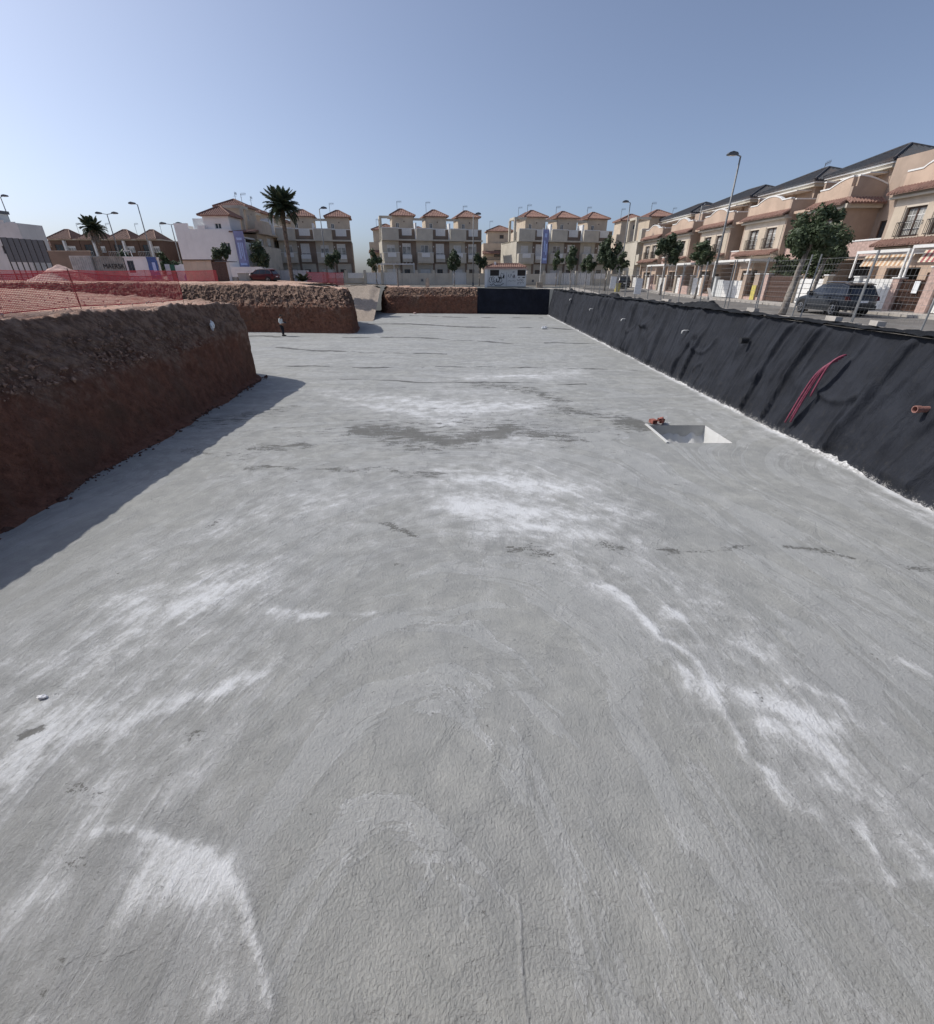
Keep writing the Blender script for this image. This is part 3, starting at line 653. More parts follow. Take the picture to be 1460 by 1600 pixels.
def asphalt_mat():
    t = NT('worn_asphalt'); p = t.pos(); a = t.noise(p, .6, 5, .6); b = t.noise(p, 60, 3, .7)
    c = t.mix(t.ramp(a, .3, .7), (0.13, 0.122, 0.112), (0.215, 0.20, 0.185)); c = t.mix(t.math('MULTIPLY', b, .3), c, (.24, .23, .21))
    return t.done(c, .95, t.bump(b, .01), 0, .15)
M['asphalt'] = asphalt_mat()
M['paving'] = plaster('pale_paving', (0.42, 0.39, 0.35), var=.15, vs=1.2)
def street_z(Y): return 2.9 + .5*sstep(52, 78, Y)
def strip(name, x0, x1, ys, zf, m, n=6, wob=0.0):
    Y = np.array(ys)[:, None]*np.ones((1, n)); X = (x0(np.array(ys)) if callable(x0) else np.full(len(ys), x0))[:, None]*np.linspace(1, 0, n) + (x1(np.array(ys)) if callable(x1) else np.full(len(ys), x1))[:, None]*np.linspace(0, 1, n)
    Z = zf(X, Y) + (fbm(X*.6, Y*.6, 81, 3)-.5)*wob
    return dirt_sheet(name, X, Y, Z, m)
yy = np.linspace(-30, 77, 70)
wall_top = lambda Y: np.interp(Y, [-30, 0, 10, 17, 28, 45, 70], [3.6, 3.58, 3.52, 3.5, 3.44, 3.36, 3.26])
strip('verge', 11.6, 15.6, yy, lambda X, Y: wall_top(Y)*(1-sstep(12.8, 15.4, X)) + street_z(Y)*sstep(12.8, 15.4, X) - .02, M['paving'], 12, .05)
lean = lambda x: (lambda Y: x - .045*(Y-40))
strip('street', 15.58, lean(23.2), yy, lambda X, Y: street_z(Y)+.004, M['asphalt'], 6)
strip('pavement', lean(23.2), lean(30), yy, lambda X, Y: street_z(Y)+.13, M['paving'], 6)
kb = MB()
for a, b in zip(yy[:-1], yy[1:]):
    for k in range(2):
        ya, yb = a + (b-a)*k/2, a + (b-a)*(k+1)/2 - .02
        x = lean(23.2)(ya); z = float(street_z(ya)); kb.box(x-.15, x-.005, ya, yb, z-.1, z+.125)
tag(kb.build('kerb', M['paving'], fix=False), kind='structure')
strip('back_lot', lean(30), 420, yy, lambda X, Y: street_z(Y)+.12, M['paving'], 4)
# cross street, its pavement, and the ground to the horizon
xs_ = np.r_[np.linspace(-420, -80, 12), np.linspace(-75, 60, 80), np.linspace(70, 420, 12)]
def xstrip(name, y0, y1, m, dz, n=5, keepf=None):
    Y = np.linspace(y0, y1, n)[:, None]*np.ones((1, len(xs_))); X = np.ones((n, 1))*xs_[None]
    Z = ground_z(X, Y)*(1-sstep(14, 26, X)) + (street_z(Y)+.004)*sstep(14, 26, X) + dz
    return dirt_sheet(name, X, Y, Z, m)
xstrip('cross_street', 77, 83.2, M['asphalt'], 0.03)
xstrip('far_pavement', 83.2, 100, M['paving'], 0.14)
xstrip('far_ground', 100, 1500, plaster('dry_ground', (0.34, 0.28, 0.22)), 0.12)
xb = MB().box(-80, 11.5, -120, -2.4, 3.0, 3.31).build('near_ground', M['earth_flat'] if 'earth_flat' in M else plaster('trodden_earth', (0.36, 0.24, 0.18)), fix=False); tag(xb, kind='structure')
# strip of pale trodden earth behind the far edge of the pit
Xs = np.linspace(-10, 12.2, 60)[None]*np.ones((8, 1)); Ys = np.linspace(0, 1, 8)[:, None]*np.ones((1, 60)); 
Yb = np.interp(Xs, [-10, .85, 10.7, 12.2], [76.4, 76.0, 70.3, 70.0]); Yv = Yb*(1-Ys) + 77.2*Ys
dirt_sheet('verge', Xs, Yv, 3.38 + (fbm(Xs, Yv, 83, 3)-.5)*.1 - .1*sstep(8, 12, Xs), M['paving'])

# ------------------------------------------------------------------ black sheeting on the right and at the far end
def membrane_mat(tone):
    t = NT('black_membrane'); p = t.pos(); h = t.attr('height')
    a = t.noise(p, .8, 5, .6); b = t.noise(p, 6, 6, .7); s = t.noise(p, 30, 4, .75)
    c = t.mix(t.ramp(a, .3, .7), tone, [x*1.6 for x in tone])
    c = t.mix(t.math('MULTIPLY', t.ramp(b, .5, .8), .35), c, (0.045, 0.043, 0.040))
    # pale mortar splashes low down
    k = t.math('ADD', t.math('MULTIPLY', t.math('SUBTRACT', s, .5), 1.1), t.math('MULTIPLY', t.math('SUBTRACT', b, .5), .9))
    k = t.math('SUBTRACT', k, t.math('MULTIPLY', h, 1.25))
    c = t.mix(t.math('MULTIPLY', t.ramp(k, -.12, .16), .85), c, (0.52, 0.51, 0.49))
    c = t.mix(t.math('MULTIPLY', t.ramp(t.math('SUBTRACT', t.noise(p, 3, 6, .8), t.math('MULTIPLY', h, .12)), .42, .75), .3), c, (0.07, 0.064, 0.056))
    cr = t.noise(t.scale(p, (1.0, 2.6, 0.8)), 1.6, 5, .62, 1.5); crm = t.math('SUBTRACT', 1.0, t.math('MULTIPLY', t.math('ABSOLUTE', t.math('SUBTRACT', cr, .5)), 14.0), True)
    return t.done(c, .78, t.bump(crm, .012, .6, t.bump(b, .03, .5, t.bump(s, .004, .6))), 0, .18)
def build_membrane():
    ys = np.r_[np.linspace(-1.5, 30, 760), np.linspace(30.06, 70.2, 520)]
    vs = np.linspace(0, 1, 60)
    Y, Vv = np.meshgrid(ys, vs)
    top = wall_top(Y)
    z = Vv*top
    lean_ = np.interp(Y, [0, 25, 70], [1.0, .85, .55])
    s1 = Y + z*np.interp(Y, [8, 22, 30], [.16, .12, .02]) + .5*fbm(Y*.3, z*.4, 101, 3)
    r1 = 1 - np.abs(2*fbm(s1*.55 + .6*fbm(Y*.25, z*.2, 98, 2), z*.16, 102, 2) - 1)          # long hanging folds
    r2 = 1 - np.abs(2*fbm(s1*1.9 + 7, z*.35, 103, 2) - 1)
    pm_ = .15 + .75*sstep(.42, .62, fbm(Y*.16, Y*0, 99, 3)); s1 = s1
    d = .24*sstep(.86, 1.0, r1)*pm_ + .08*sstep(.80, 1.0, r2)*pm_ + .16*(fbm(Y*.35, z*.6, 104, 3)-.5) + .05*(fbm(Y*2.5, z*2.5, 105, 3)-.5)
    d = d + .035*sstep(.55, 1, 1-np.abs(2*fbm(Y*3.2+z*.2, z*.25, 112, 2)-1))
    for c0, c1, zz, rad in ((33.2, 36.0, 2.6, 1.15), (31.0, 33.2, 2.9, .9), (22.5, 24.4, 2.4, .8), (13.2, 15.2, 2.3, .8)):   # swags
        yc = (c0+c1)/2; q = np.sqrt(((Y-yc)/((c1-c0)/2))**2 + ((z-zz)/rad)**2)
        d = d + .10*np.exp(-((q-1)/.12)**2)*(z < zz)*sstep(0, .4, zz - z + .2)
    d = d*sstep(0, .12, Vv)*(1-.6*sstep(.93, 1, Vv))
    foot = .10*np.exp(-Vv/.05)*(fbm(Y*1.5, Y*0, 106, 3))
    X = 10.85 + lean_*Vv - d - foot
    Z = z + sstep(.9, 1, Vv)*(fbm(Y*1.1, Y*0, 107, 4)-.5)*.22
    tag(grid_mesh('black_sheeting', np.stack([X, Y, Z], -1), membrane_mat((0.0165, 0.0185, 0.024)), dict(height=Vv*3.4)), 'long black waterproof sheeting hung in folds along the pit side below the wire fence', 'sheeting')
    # turned-over hem at the top with loose lumps
    ms = membrane_mat((0.012, 0.013, 0.015))
    us = np.linspace(0, 1, 9); Yh, Uh = np.meshgrid(ys[::2], us)
    tp = wall_top(Yh); lump = np.clip(fbm(Yh*.55, Yh*0, 108, 4)-.52, 0, 1)*1.5 + np.clip(fbm(Yh*1.9, Yh*0, 118, 3)-.6, 0, 1)*.7
    Xh = 11.38 + .30*(fbm(Yh*.9, Yh*0, 128, 4)-.5) + np.interp(Yh, [0, 25, 70], [.28, .13, -.15]) + Uh*(.35+.5*fbm(Yh*.8, Yh*0, 109, 4))
    Zh = tp + .02 + np.sin(Uh*math.pi)*(.05+lump*.55) + (fbm(Yh*3, Uh*4, 110, 3)-.5)*.09
    hem = grid_mesh('sheet_hem', np.stack([Xh, Yh, Zh], -1), ms, dict(height=np.full_like(Xh, 3.4)))
    tag(hem, 'rumpled black hem of the sheeting lying along the top edge of the pit', 'sheeting')
    # far end: the same sheet, taut; its shade is put into a darker, bluer tone
    xs = np.linspace(.85, 10.9, 120); Xf, Vf = np.meshgrid(xs, np.linspace(0, 1, 24))
    yb = 72.5 - (Xf-.85)*.238
    zf = Vf*(3.36 - (Xf-.85)*.010 + .10*(fbm(Xf*.9, Xf*0, 120, 3)-.5)*(Vf > .95))
    dY = .10*(1-np.abs(2*fbm(Xf*.9, zf*.15, 121, 3)-1))*sstep(0, .15, Vf)
    tag(grid_mesh('black_sheeting', np.stack([Xf, yb - dY + .25*Vf, zf], -1), membrane_mat((0.010, 0.0115, 0.018)), dict(height=Vf*3.4+.5)), 'taut black sheeting tinted navy for its shade across the far end of the pit below the graffiti hut', 'sheeting')
    # mortar fillet where the sheet meets the floor
    us = np.linspace(0, 1, 7); Yq, Uq = np.meshgrid(ys, us)
    hq = (.04 + .22*np.clip(fbm(Yq*1.3, Yq*0, 130, 4)-.3, 0, 1) + .16*np.clip(fbm(Yq*5, Yq*0, 131, 3)-.5, 0, 1))*(.6+.4*sstep(40, 12, Yq))
    Xq = 10.86 - (1-Uq)*(.10+.16*fbm(Yq*.9, Yq*0, 132, 4)) - .02 + .05*Uq
    Zq = hq*Uq**1.6 - .02*(1-Uq) + (fbm(Yq*8, Uq*3, 133, 3)-.5)*.02
    t = NT('mortar_slurry'); p = t.pos(); a = t.noise(p, 12, 6, .75)
    m = t.done(t.mix(t.ramp(a, .38, .62), (0.28, 0.28, 0.27), (0.66, 0.66, 0.65)), .9, t.bump(a, .03, .8), 0, .2)
    fil = grid_mesh('mortar_fillet', np.stack([Xq, Yq, Zq], -1), m); tag(fil, kind='structure')
build_membrane()
# ------------------------------------------------------------------ building pieces
def window(parent, x0, x1, z0, z1, y=0.0, frame=None, pane=None, bars=1, depth=.12, shutter=0.0, fw=.07):
    """frame (> pane, > blind) set in an opening of a wall whose face is at y, outside towards -y"""
    f = MB(); ya, yb = y+depth-.04, y+depth+.04
    f.box(x0, x0+fw, ya, yb, z0, z1).box(x1-fw, x1, ya, yb, z0, z1).box(x0+fw, x1-fw, ya, yb, z0, z0+fw).box(x0+fw, x1-fw, ya, yb, z1-fw, z1)
    for k in range(bars):
        xc = x0 + (x1-x0)*(k+1)/(bars+1); f.box(xc-fw*.45, xc+fw*.45, ya+.005, yb-.005, z0+fw, z1-fw)
    fo = f.build('window', frame or M['trim'], parent, fix=False)
    zt = z1 - fw - shutter*(z1-z0-2*fw)
    if shutter < .98: bx('pane', pane or M['glass'], fo, x0+fw, x1-fw, y+depth, y+depth+.012, z0+fw, zt)
    if shutter > 0:
        b = MB(); n = max(2, int((z1-fw-zt)/.12))
        for k in range(n):
            za = zt + (z1-fw-zt)*k/n; b.box(x0+fw, x1-fw, y+depth-.012, y+depth+.01, za+.008, za+(z1-fw-zt)/n)
        b.build('blind', M['shutter'], fo, fix=False)
    return fo

def hip_roof(parent, x0, x1, y0, y1, z, h, m, ridge=0.0, name='roof', step=.28):
    """hipped roof with tile rolls; ridge = length of the ridge along x; a boarded eave beneath"""
    mb = MB(); xc, yc = (x0+x1)/2, (y0+y1)/2
    ra, rb = (xc-ridge/2, yc, z+h), (xc+ridge/2, yc, z+h)
    c = [(x0,y0,z),(x1,y0,z),(x1,y1,z),(x0,y1,z)]
    lo = [(p[0],p[1],z-.10) for p in c]
    mb.add(c+lo+[ra, rb], [(0,1,9,8),(1,2,9),(2,3,8,9),(3,0,8),(7,6,5,4),(0,4,5,1),(1,5,6,2),(2,6,7,3),(3,7,4,0)])
    def rolls(p, q, apex_a, apex_b):
        p, q, A, B = map(Vector, (p, q, apex_a, apex_b)); L = (q-p).length; n = max(3, int(L/step)); d = (q-p)/L
        ta, tb = (A-p).dot(d), (B-p).dot(d)
        foot = A - p - d*ta
        nrm = d.cross(foot).normalized()
        if nrm.z < 0: nrm = -nrm
        for i in range(n):
            t = L*(i+.5)/n
            k = t/ta if t < ta else (1 if t <= tb else (L-t)/(L-tb))
            if k < .06: continue
            s = p + d*t; e = s + foot*(k*.985)
            w = step*.26
            mb.add([s-d*w, s+nrm*.07, s+d*w, e-d*w, e+nrm*.07, e+d*w], [(0,1,4,3),(1,2,5,4),(0,2,1),(3,4,5)])
    rolls(c[0], c[1], ra, rb); rolls(c[1], c[2], rb, rb); rolls(c[2], c[3], rb, ra); rolls(c[3], c[0], ra, ra)
    for a, b in ((c[0], ra), (c[1], rb), (c[2], rb), (c[3], ra)): mb.tube([Vector(a)+Vector((0,0,.04)), Vector(b)+Vector((0,0,.06))], .10, 5)
    if ridge > .05: mb.tube([Vector(ra)+Vector((0,0,.05)), Vector(rb)+Vector((0,0,.05))], .11, 5)
    return mb.build(name, m, parent)

def tile_strip(parent, x0, x1, y0, z0, y1, z1, m, step=.22, name='tile_canopy'):
    """sloping strip of barrel tiles running down from (y1,z1) at the wall to (y0,z0) at the eave"""
    mb = MB(); n = max(2, int((x1-x0)/step)); w = (x1-x0)/n
    mb.add([(x0,y0,z0),(x1,y0,z0),(x1,y1,z1),(x0,y1,z1),(x0,y0,z0-.07),(x1,y0,z0-.07),(x1,y1,z1-.07),(x0,y1,z1-.07)], [(0,1,2,3),(7,6,5,4),(0,4,5,1),(1,5,6,2),(2,6,7,3),(3,7,4,0)])
    for i in range(n):
        x = x0 + w*(i+.5); j = random.uniform(-.015, .015)
        pr = [(-.38, 0), (-.25, .07), (0, .105), (.25, .07), (.38, 0)]
        vs = [(x+a*w, y0-.04+j, z0+b) for a, b in pr] + [(x+a*w, y1, z1+b) for a, b in pr]
        mb.add(vs, [(k, k+1, k+6, k+5) for k in range(4)] + [(4,3,2,1,0)])
    return mb.build(name, m, parent)

def antenna(parent, x, y, z, h=1.7, name='antenna'):
    a = MB(); a.tube([(x,y,z),(x,y,z+h)], .03, 5)
    a.bar((x-.05,y,z+h-.1),(x+.75,y,z+h-.02),.03)
    for k in range(6): a.bar((x+.1+k*.12,y-.02,z+h-.28+k*.01),(x+.1+k*.12,y+.02,z+h+.12),.018)
    a.bar((x-.02,y-.3,z+h-.45),(x-.02,y+.3,z+h-.45),.02)
    return a.build(name, M['lamp'], parent)

def railing(parent, x0, x1, y0, y1, z0, z1, m, gap=.13, name='railing'):
    r = MB()
    def run(p, q):
        p, q = Vector(p), Vector(q); L = (q-p).length; n = max(1, int(L/gap))
        for k in range(n+1):
            c = p + (q-p)*k/n; r.bar((c.x,c.y,z0),(c.x,c.y,z1),.02)
        r.bar((p.x,p.y,z1),(q.x,q.y,z1),.04); r.bar((p.x,p.y,z0+.06),(q.x,q.y,z0+.06),.03)
    run((x0,y0,0),(x1,y0,0))
    if y1 > y0: run((x0,y0,0),(x0,y1,0)); run((x1,y0,0),(x1,y1,0))
    return r.build(name, m, parent, fix=False)

# ------------------------------------------------------------------ three-storey terraces across the far street
def terrace_unit(loc, rz, W, label, seed, first=False, last=False, group=None, cream='pale', dark='taupe', roof='terracotta', shut=None, simple_=False, aer=True):
    rg = random.Random(seed)
    t = thing('terraced_house', label, 'house', loc, rz, group)
    wm, dm = M[cream], M[dark]
    B0, B1 = 0.0, W*.49                     # balcony bay / window bay split
    z1, z2 = 3.3, 6.6
    gw = (B0+.55, B0+2.3, .05, 2.35); fd = (B0+.75, B0+2.05, z1+.3, z1+2.55); sw = (B1+.55, B1+1.95, z1+1.15, z1+2.75); gd = (B1+.7, B1+1.65, .05, 2.3)
    MB().walls(0, B1, 0, z2+.02, .0, .25, [gw, fd]).build('wall', wm, t, fix=False); bx('back_wall', wm, t, 0, W, 8.6, 8.8, 0, z2-.23)
    MB().walls(B1, W, 0, z2, -.06, .2, [(B1+.35, W-.35, 0, z1-.15), sw]).box(B1, W, -.06, .2, z2, 8.05).build('cladding', dm, t, fix=False)
    MB().walls(B1+.35, W-.35, 0, z1-.15, .02, .2, [gd]).build('ground_wall', wm, t, fix=False)
    bx('party_wall', wm if first else dm, t, -.0, .2, .25, 8.6, 0, z2); bx('party_wall', dm, t, W-.2, W, .2, 8.6, 0, z2)
    bx('terrace_slab', wm, t, 0, W, -.9, 8.8, z2-.22, z2-.004)
    bx('balcony_slab', wm, t, B0+.1, B1, -1.0, -.0, z1-.1, z1+.1)
    bx('inner_shade_floor', M['deepshade'], t, .2, W-.2, .26, 3.0, z1-.1, z1); bx('inner_shade_wall', M['deepshade'], t, .2, W-.2, 1.6, 1.7, 0, z2-.25)
    # balcony boxes with white rails
    b = MB().box(B0+.1, B1-.02, -1.05, -.93, z1+.1, z1+1.35).box(B0+.1, B0+.22, -.93, 0, z1+.1, z1+1.35).box(B1-.14, B1-.02, -.93, -.07, z1+.1, z1+1.35).build('balcony', wm, t, fix=False)
    bx('panel', M['trim'], b, B0+.75, B1-.6, -1.075, -1.05, z1+.75, z1+1.42); bx('rail', M['trim'], b, B0+.06, B1+.02, -1.09, -.9, z1+1.352, z1+1.42)
    p = MB().box(B0+.02, B1-.02, -1.05, -.93, z2-.2, z2+1.45).box(B0+.02, B0+.14, -.93, .0, z2-.2, z2+1.45).box(B1-.14, B1-.02, -.93, -.07, z2-.2, z2+1.45).build('parapet', wm, t, fix=False)
    MB().box(B0, B1, -1.09, -.9, z2+1.453, z2+1.56).build('rail', M['trim'], p, fix=False)
    MB().box(B1+.012, W, -.1, .24, 8.053, 8.17).build('coping', M['trim'], t, fix=False)
    bx('inset_panel', M['shutter'], t, B1+.6, W-.65, -.10, -.062, z2+.55, 8.05)
    wb = MB().box(B1+.45, B1+2.05, -.42, -.30, z1+.05, z1+1.1).box(B1+.45, B1+.57, -.30, -.06, z1+.05, z1+1.1).box(B1+1.93, B1+2.05, -.30, -.06, z1+.05, z1+1.1).box(B1+.57, B1+1.93, -.3, -.06, z1+.05, z1+.15).build('window_box', wm, t, fix=False)
    bx('panel', M['trim'], wb, B1+.5, B1+2.0, -.44, -.42, z1+.55, z1+1.12)
    sh = shut or [rg.choice((0, .35, .6, 1.0)), rg.choice((0, .5, 1.0))]
    window(t, sw[0], sw[1], sw[2], sw[3], -.06, M['trim'], M['curtain'], 1, .10, sh[0])
    window(t, fd[0], fd[1], fd[2], fd[3], 0, M['trim'], M['curtain'], 1, .12, sh[1])
    window(t, gd[0], gd[1], gd[2], gd[3], 0.02, M['darkwood'], M['glass'], 1, .1, 0)
    g = MB()
    for k in range(8): g.box(gw[0], gw[1], .12, .16, gw[2]+k*.285, gw[2]+k*.285+.27)
    g.build('garage_door', M['shutter'], t, fix=False)
    # roof tower
    tx0, tx1, ty0, ty1 = W*.36, W*.985, 2.0, 6.2
    tw = (tx0+.6, tx0+1.15, z2+1.75, z2+2.5)
    MB().walls(tx0, tx1, z2, 10.05, ty0, ty0+.2, [tw]).box(tx0, tx0+.2, ty0+.2, ty1, z2, 10.05).box(tx1-.2, tx1, ty0+.2, ty1, z2, 10.05).box(tx0+.2, tx1-.2, ty1-.2, ty1, z2, 10.05).build('tower', M['cream'] if cream != 'white' else M['white'], t, fix=False)
    window(t, *tw, ty0, M['trim'], M['glass'], 1, .1, 0)
    bx('vent', M['darkwood'], t, tx0+1.9, tx0+2.05, ty0-.03, ty0-.001, z2+2.55, z2+2.75)
    hip_roof(t, tx0-.38, tx1+.38, ty0-.38, ty1+.38, 10.07, 1.05, M[roof], .5)
    pg = MB().box(tx1+.0, W+tx0, ty0+.1, ty0+.35, 9.45, 9.78) if not last else MB()
    if first: pg.box(-.05, tx0, ty0-.5, ty0-.2, 9.6, 9.95).box(-.05, .3, ty0-.55, ty0-.15, z2, 9.6).box(-.05, .3, ty0+2.2, ty0+2.6, z2, 9.6).box(-.05, .25, ty0-.15, ty0+2.2, 9.6, 9.95)
    if first:
        f4 = MB(); f4.v, f4.f = pg.v[-32:], [tuple(i-(len(pg.v)-32) for i in f) for f in pg.f[-24:]]; f4.build('pergola', M['pale'], t, fix=False)
        pg.v, pg.f = pg.v[:-32], pg.f[:-24]
    if pg.v: pg.build('roof_beam', M['pale'], t, fix=False)
    if not last: bx('chimney_wall', M['white'], t, W-.14, W+.14, -.5, 1.4, z2, z2+2.3)
    if aer: antenna(t, tx0+rg.uniform(.2, 1.2), ty0+1.4, 10.2, rg.uniform(1.5, 2.2))
    # little outside lamp
    bx('wall_lamp', M['trim'], t, B1+.12, B1+.24, -.16, -.065, z1+2.2, z1+2.4)
    return t

def far_terrace(n, x0, y0, x1, y1, z, names, seed, group, shuts=None, **kw):
    W = math.hypot(x1-x0, y1-y0)/n; a = math.atan2(y1-y0, x1-x0)
    for i in range(n):
        terrace_unit((x0 + math.cos(a)*W*i, y0 + math.sin(a)*W*i, z), a, W, names[i], seed+i, i == 0, i == n-1, group, shut=(shuts or [None]*n)[i], **kw)
    return a

G_MID, G_LEFT, G_RIGHT = 'terraced houses in the middle of the far street', 'terraced houses behind the tall palm', 'terraced houses behind the graffiti hut'
far_terrace(2, -31.6, 86.0, -20.2, 88.3, 3.6, ['cream and brown terraced house directly behind the tall palm tree', 'cream and brown terraced house, right end of the pair beside the tall palm'], 10, G_LEFT, [[.9, .1], [0.35, .2]])
far_terrace(3, -14.55, 85.4, 1.65, 89.2, 3.6, ['terraced house with open white roof pergola, left end of the middle row', 'terraced house in the centre of the middle row with towers on both sides', 'terraced house with a lamp post in front, right end of the middle row'], 20, G_MID, [[.3, .2], [.9, 0], [.2, .9]])
far_terrace(3, 7.4, 86.6, 23.9, 90.6, 3.5, ['terraced house behind the graffiti hut and the lilac flag', 'terraced house right of the lilac flag, middle of its row of three', 'terraced house behind street trees, right end of the row beyond the hut'], 30, G_RIGHT, [[1, 1], [.7, 0], [1, .9]])
terrace_unit((26.5, 84.5, 3.3), R(6), 6.6, 'lone cream terraced house with curved side at the bend of the right street', 44, True, True, 'end houses by the bend', shut=[1, .6])

# garden walls with pillars and gates in front of the terraces
def garden_wall(x0, y0, x1, y1, z, label, seed, pitch=2.7):
    L = math.hypot(x1-x0, y1-y0); a = math.atan2(y1-y0, x1-x0); rg = random.Random(seed)
    t = thing('garden_wall', label, 'garden wall', (x0, y0, z), a, 'garden walls along the far street')
    n = max(2, int(L/pitch)); p = L/n
    for k in range(n+1):
        bx('pillar', M['pale'], t, k*p-.2, k*p+.2, -.2, .2, 0, 2.15)
    for k in range(n):
        u0, u1 = k*p+.203, (k+1)*p-.203
        kind = rg.choice(('gate', 'wall', 'wall', 'panel', 'gate'))
        if kind == 'gate':
            g = MB(); m_ = rg.choice((M['trim'], M['shutter'], M['greywhite']))
            for j in range(6): g.box(u0+.02+(u1-u0-.04)*j/6, u0+.02+(u1-u0-.04)*(j+1)/6-.025, -.04, .04, .06, 1.8)
            g.build('gate', m_, t, fix=False)
        elif kind == 'panel':
            bx('low_wall', M['pale'], t, u0, u1, -.1, .1, 0, 1.0); bx('panel', M['trim'], t, u0+.1, u1-.1, -.05, .05, 1.0, 1.75)
        else:
            w = bx('low_wall', M['pale'], t, u0, u1, -.1, .1, 0, 1.7)
            if rg.random() < .5: bx('meter_box', M['lamp'], w, u0+.5, u0+.85, -.125, -.1, .5, .85)
    return t
garden_wall(-33, 83.4, -17.6, 84.6, 3.6, 'pale garden wall with white gates left of the gravel ramp, by the tall palm', 1)
garden_wall(-17.4, 83.6, 2.2, 84.6, 3.6, 'pale garden wall with white gates in front of the middle terraces', 2)
garden_wall(6.6, 84.4, 25.5, 85.8, 3.5, 'pale garden wall behind the graffiti hut and wire fence', 3)
garden_wall(2.6, 86.5, 6.4, 86.8, 3.5, 'short grey garden wall left of the graffiti hut', 4, 1.3)

def pergola(loc, rz, w, d, h, label):
    t = thing('pergola', label, 'pergola', loc, rz)
    for x in (0, w*.45, w): 
        for y in (0, d): MB().box(x-.06, x+.06, y-.06, y+.06, 0, h).build('post', M['trim'], t, fix=False)
    MB().box(-.1, w+.1, -.08, .08, h+.002, h+.18).build('beam', M['trim'], t, fix=False); MB().box(-.1, w+.1, d-.08, d+.08, h+.002, h+.18).build('beam', M['trim'], t, fix=False)
    for k in range(int(w/.6)+1): MB().box(k*.6-.03, k*.6+.03, -.25, d+.25, h+.185, h+.30).build('rafter', M['trim'], t, fix=False)
pergola((-15.4, 84.3, 3.6), R(13), 6.0, 1.2, 2.95, 'white timber pergola above the garden wall of the middle terrace')
pergola((27.2, 80.8, 3.35), R(8), 5.0, 1.2, 2.9, 'white metal pergola in front of the curved end house')

# houses glimpsed in the gaps, farther off
def gap_house(loc, rz, w, label, wall='cream', roof='terracotta', h=7.6, tall=2.3):
    t = thing('detached_house', label, 'house', loc, rz, 'houses glimpsed between the terraces')
    aw = (w*.3, w*.3+1.5, h-2.6, h-1.3); d = (w*.5, w*.5+1.6, .1, 2.3); w2 = (w*.62, w*.62+1.1, 3.7, 5.0)
    MB().walls(0, w, 0, h, 0, .25, [aw, d, w2]).box(0, .2, .25, 6, 0, h).box(w-.2, w, .25, 6, 0, h).box(.2, w-.2, 5.8, 6, 0, h).build('wall', M[wall], t, fix=False)
    bx('inner_shade_wall', M['deepshade'], t, .2, w-.2, 1.2, 1.3, 0, h)
    for q in (aw, w2): window(t, *q, 0, M['darkwood'], M['glass'], 1)
    window(t, *d, 0, M['darkwood'], M['glass'], 1)
    bx('balcony', M[wall], t, w*.1, w*.58, -.9, -.02, 3.3, 4.3); railing(t, w*.1, w*.58, -.9, -.9, 4.3, 4.9, M['iron'])
    tile_strip(t, -.2, w*.95, -.7, h*.73, -.001, h*.8, M['oldtile'])
    tw = (w*.45, w*.45+.9, h+.9, h+1.6)
    MB().walls(w*.12, w*.8, h+.001, h+tall, .6, .8, [tw]).box(w*.12, w*.12+.2, .8, 4.6, h, h+tall).box(w*.8-.2, w*.8, .8, 4.6, h, h+tall).box(w*.12+.2, w*.8-.2, 4.4, 4.6, h, h+tall).build('tower', M[wall], t, fix=False)
    window(t, *tw, .6, M['darkwood'], M['glass'], 0)
    hip_roof(t, w*.12-.35, w*.8+.35, .25, 4.95, h+tall+.02, 1.1, M[roof], .4)
    antenna(t, w*.2, 3, h+tall+.4)
gap_house((-21.8, 112, 3.7), R(4), 7.5, 'cream house with small tiled tower in the gap right of the palm terraces')
gap_house((-15.2, 118, 3.7), R(4), 7.0, 'farther cream house seen behind the left pergola of the middle row')
gap_house((2.6, 116, 3.7), R(3), 8.0, 'cream house with tiled tower glimpsed left above the graffiti hut')
gap_house((8.2, 104, 3.6), R(3), 6.0, 'sunlit cream house with red tower roof just behind the flag terrace', h=8.9)
gap_house((27.5, 101, 3.5), R(3), 7.0, 'cream house with red hipped tower between the flag row and the bend', h=8.4)
gap_house((39.5, 108, 3.4), R(0), 8.0, 'cream house whose red roof shows behind the curved end house', h=9.4)
for i, (x, z) in enumerate(((-17.4, 10.2), (-12.9, 10.0), (-8.6, 10.0))): pass

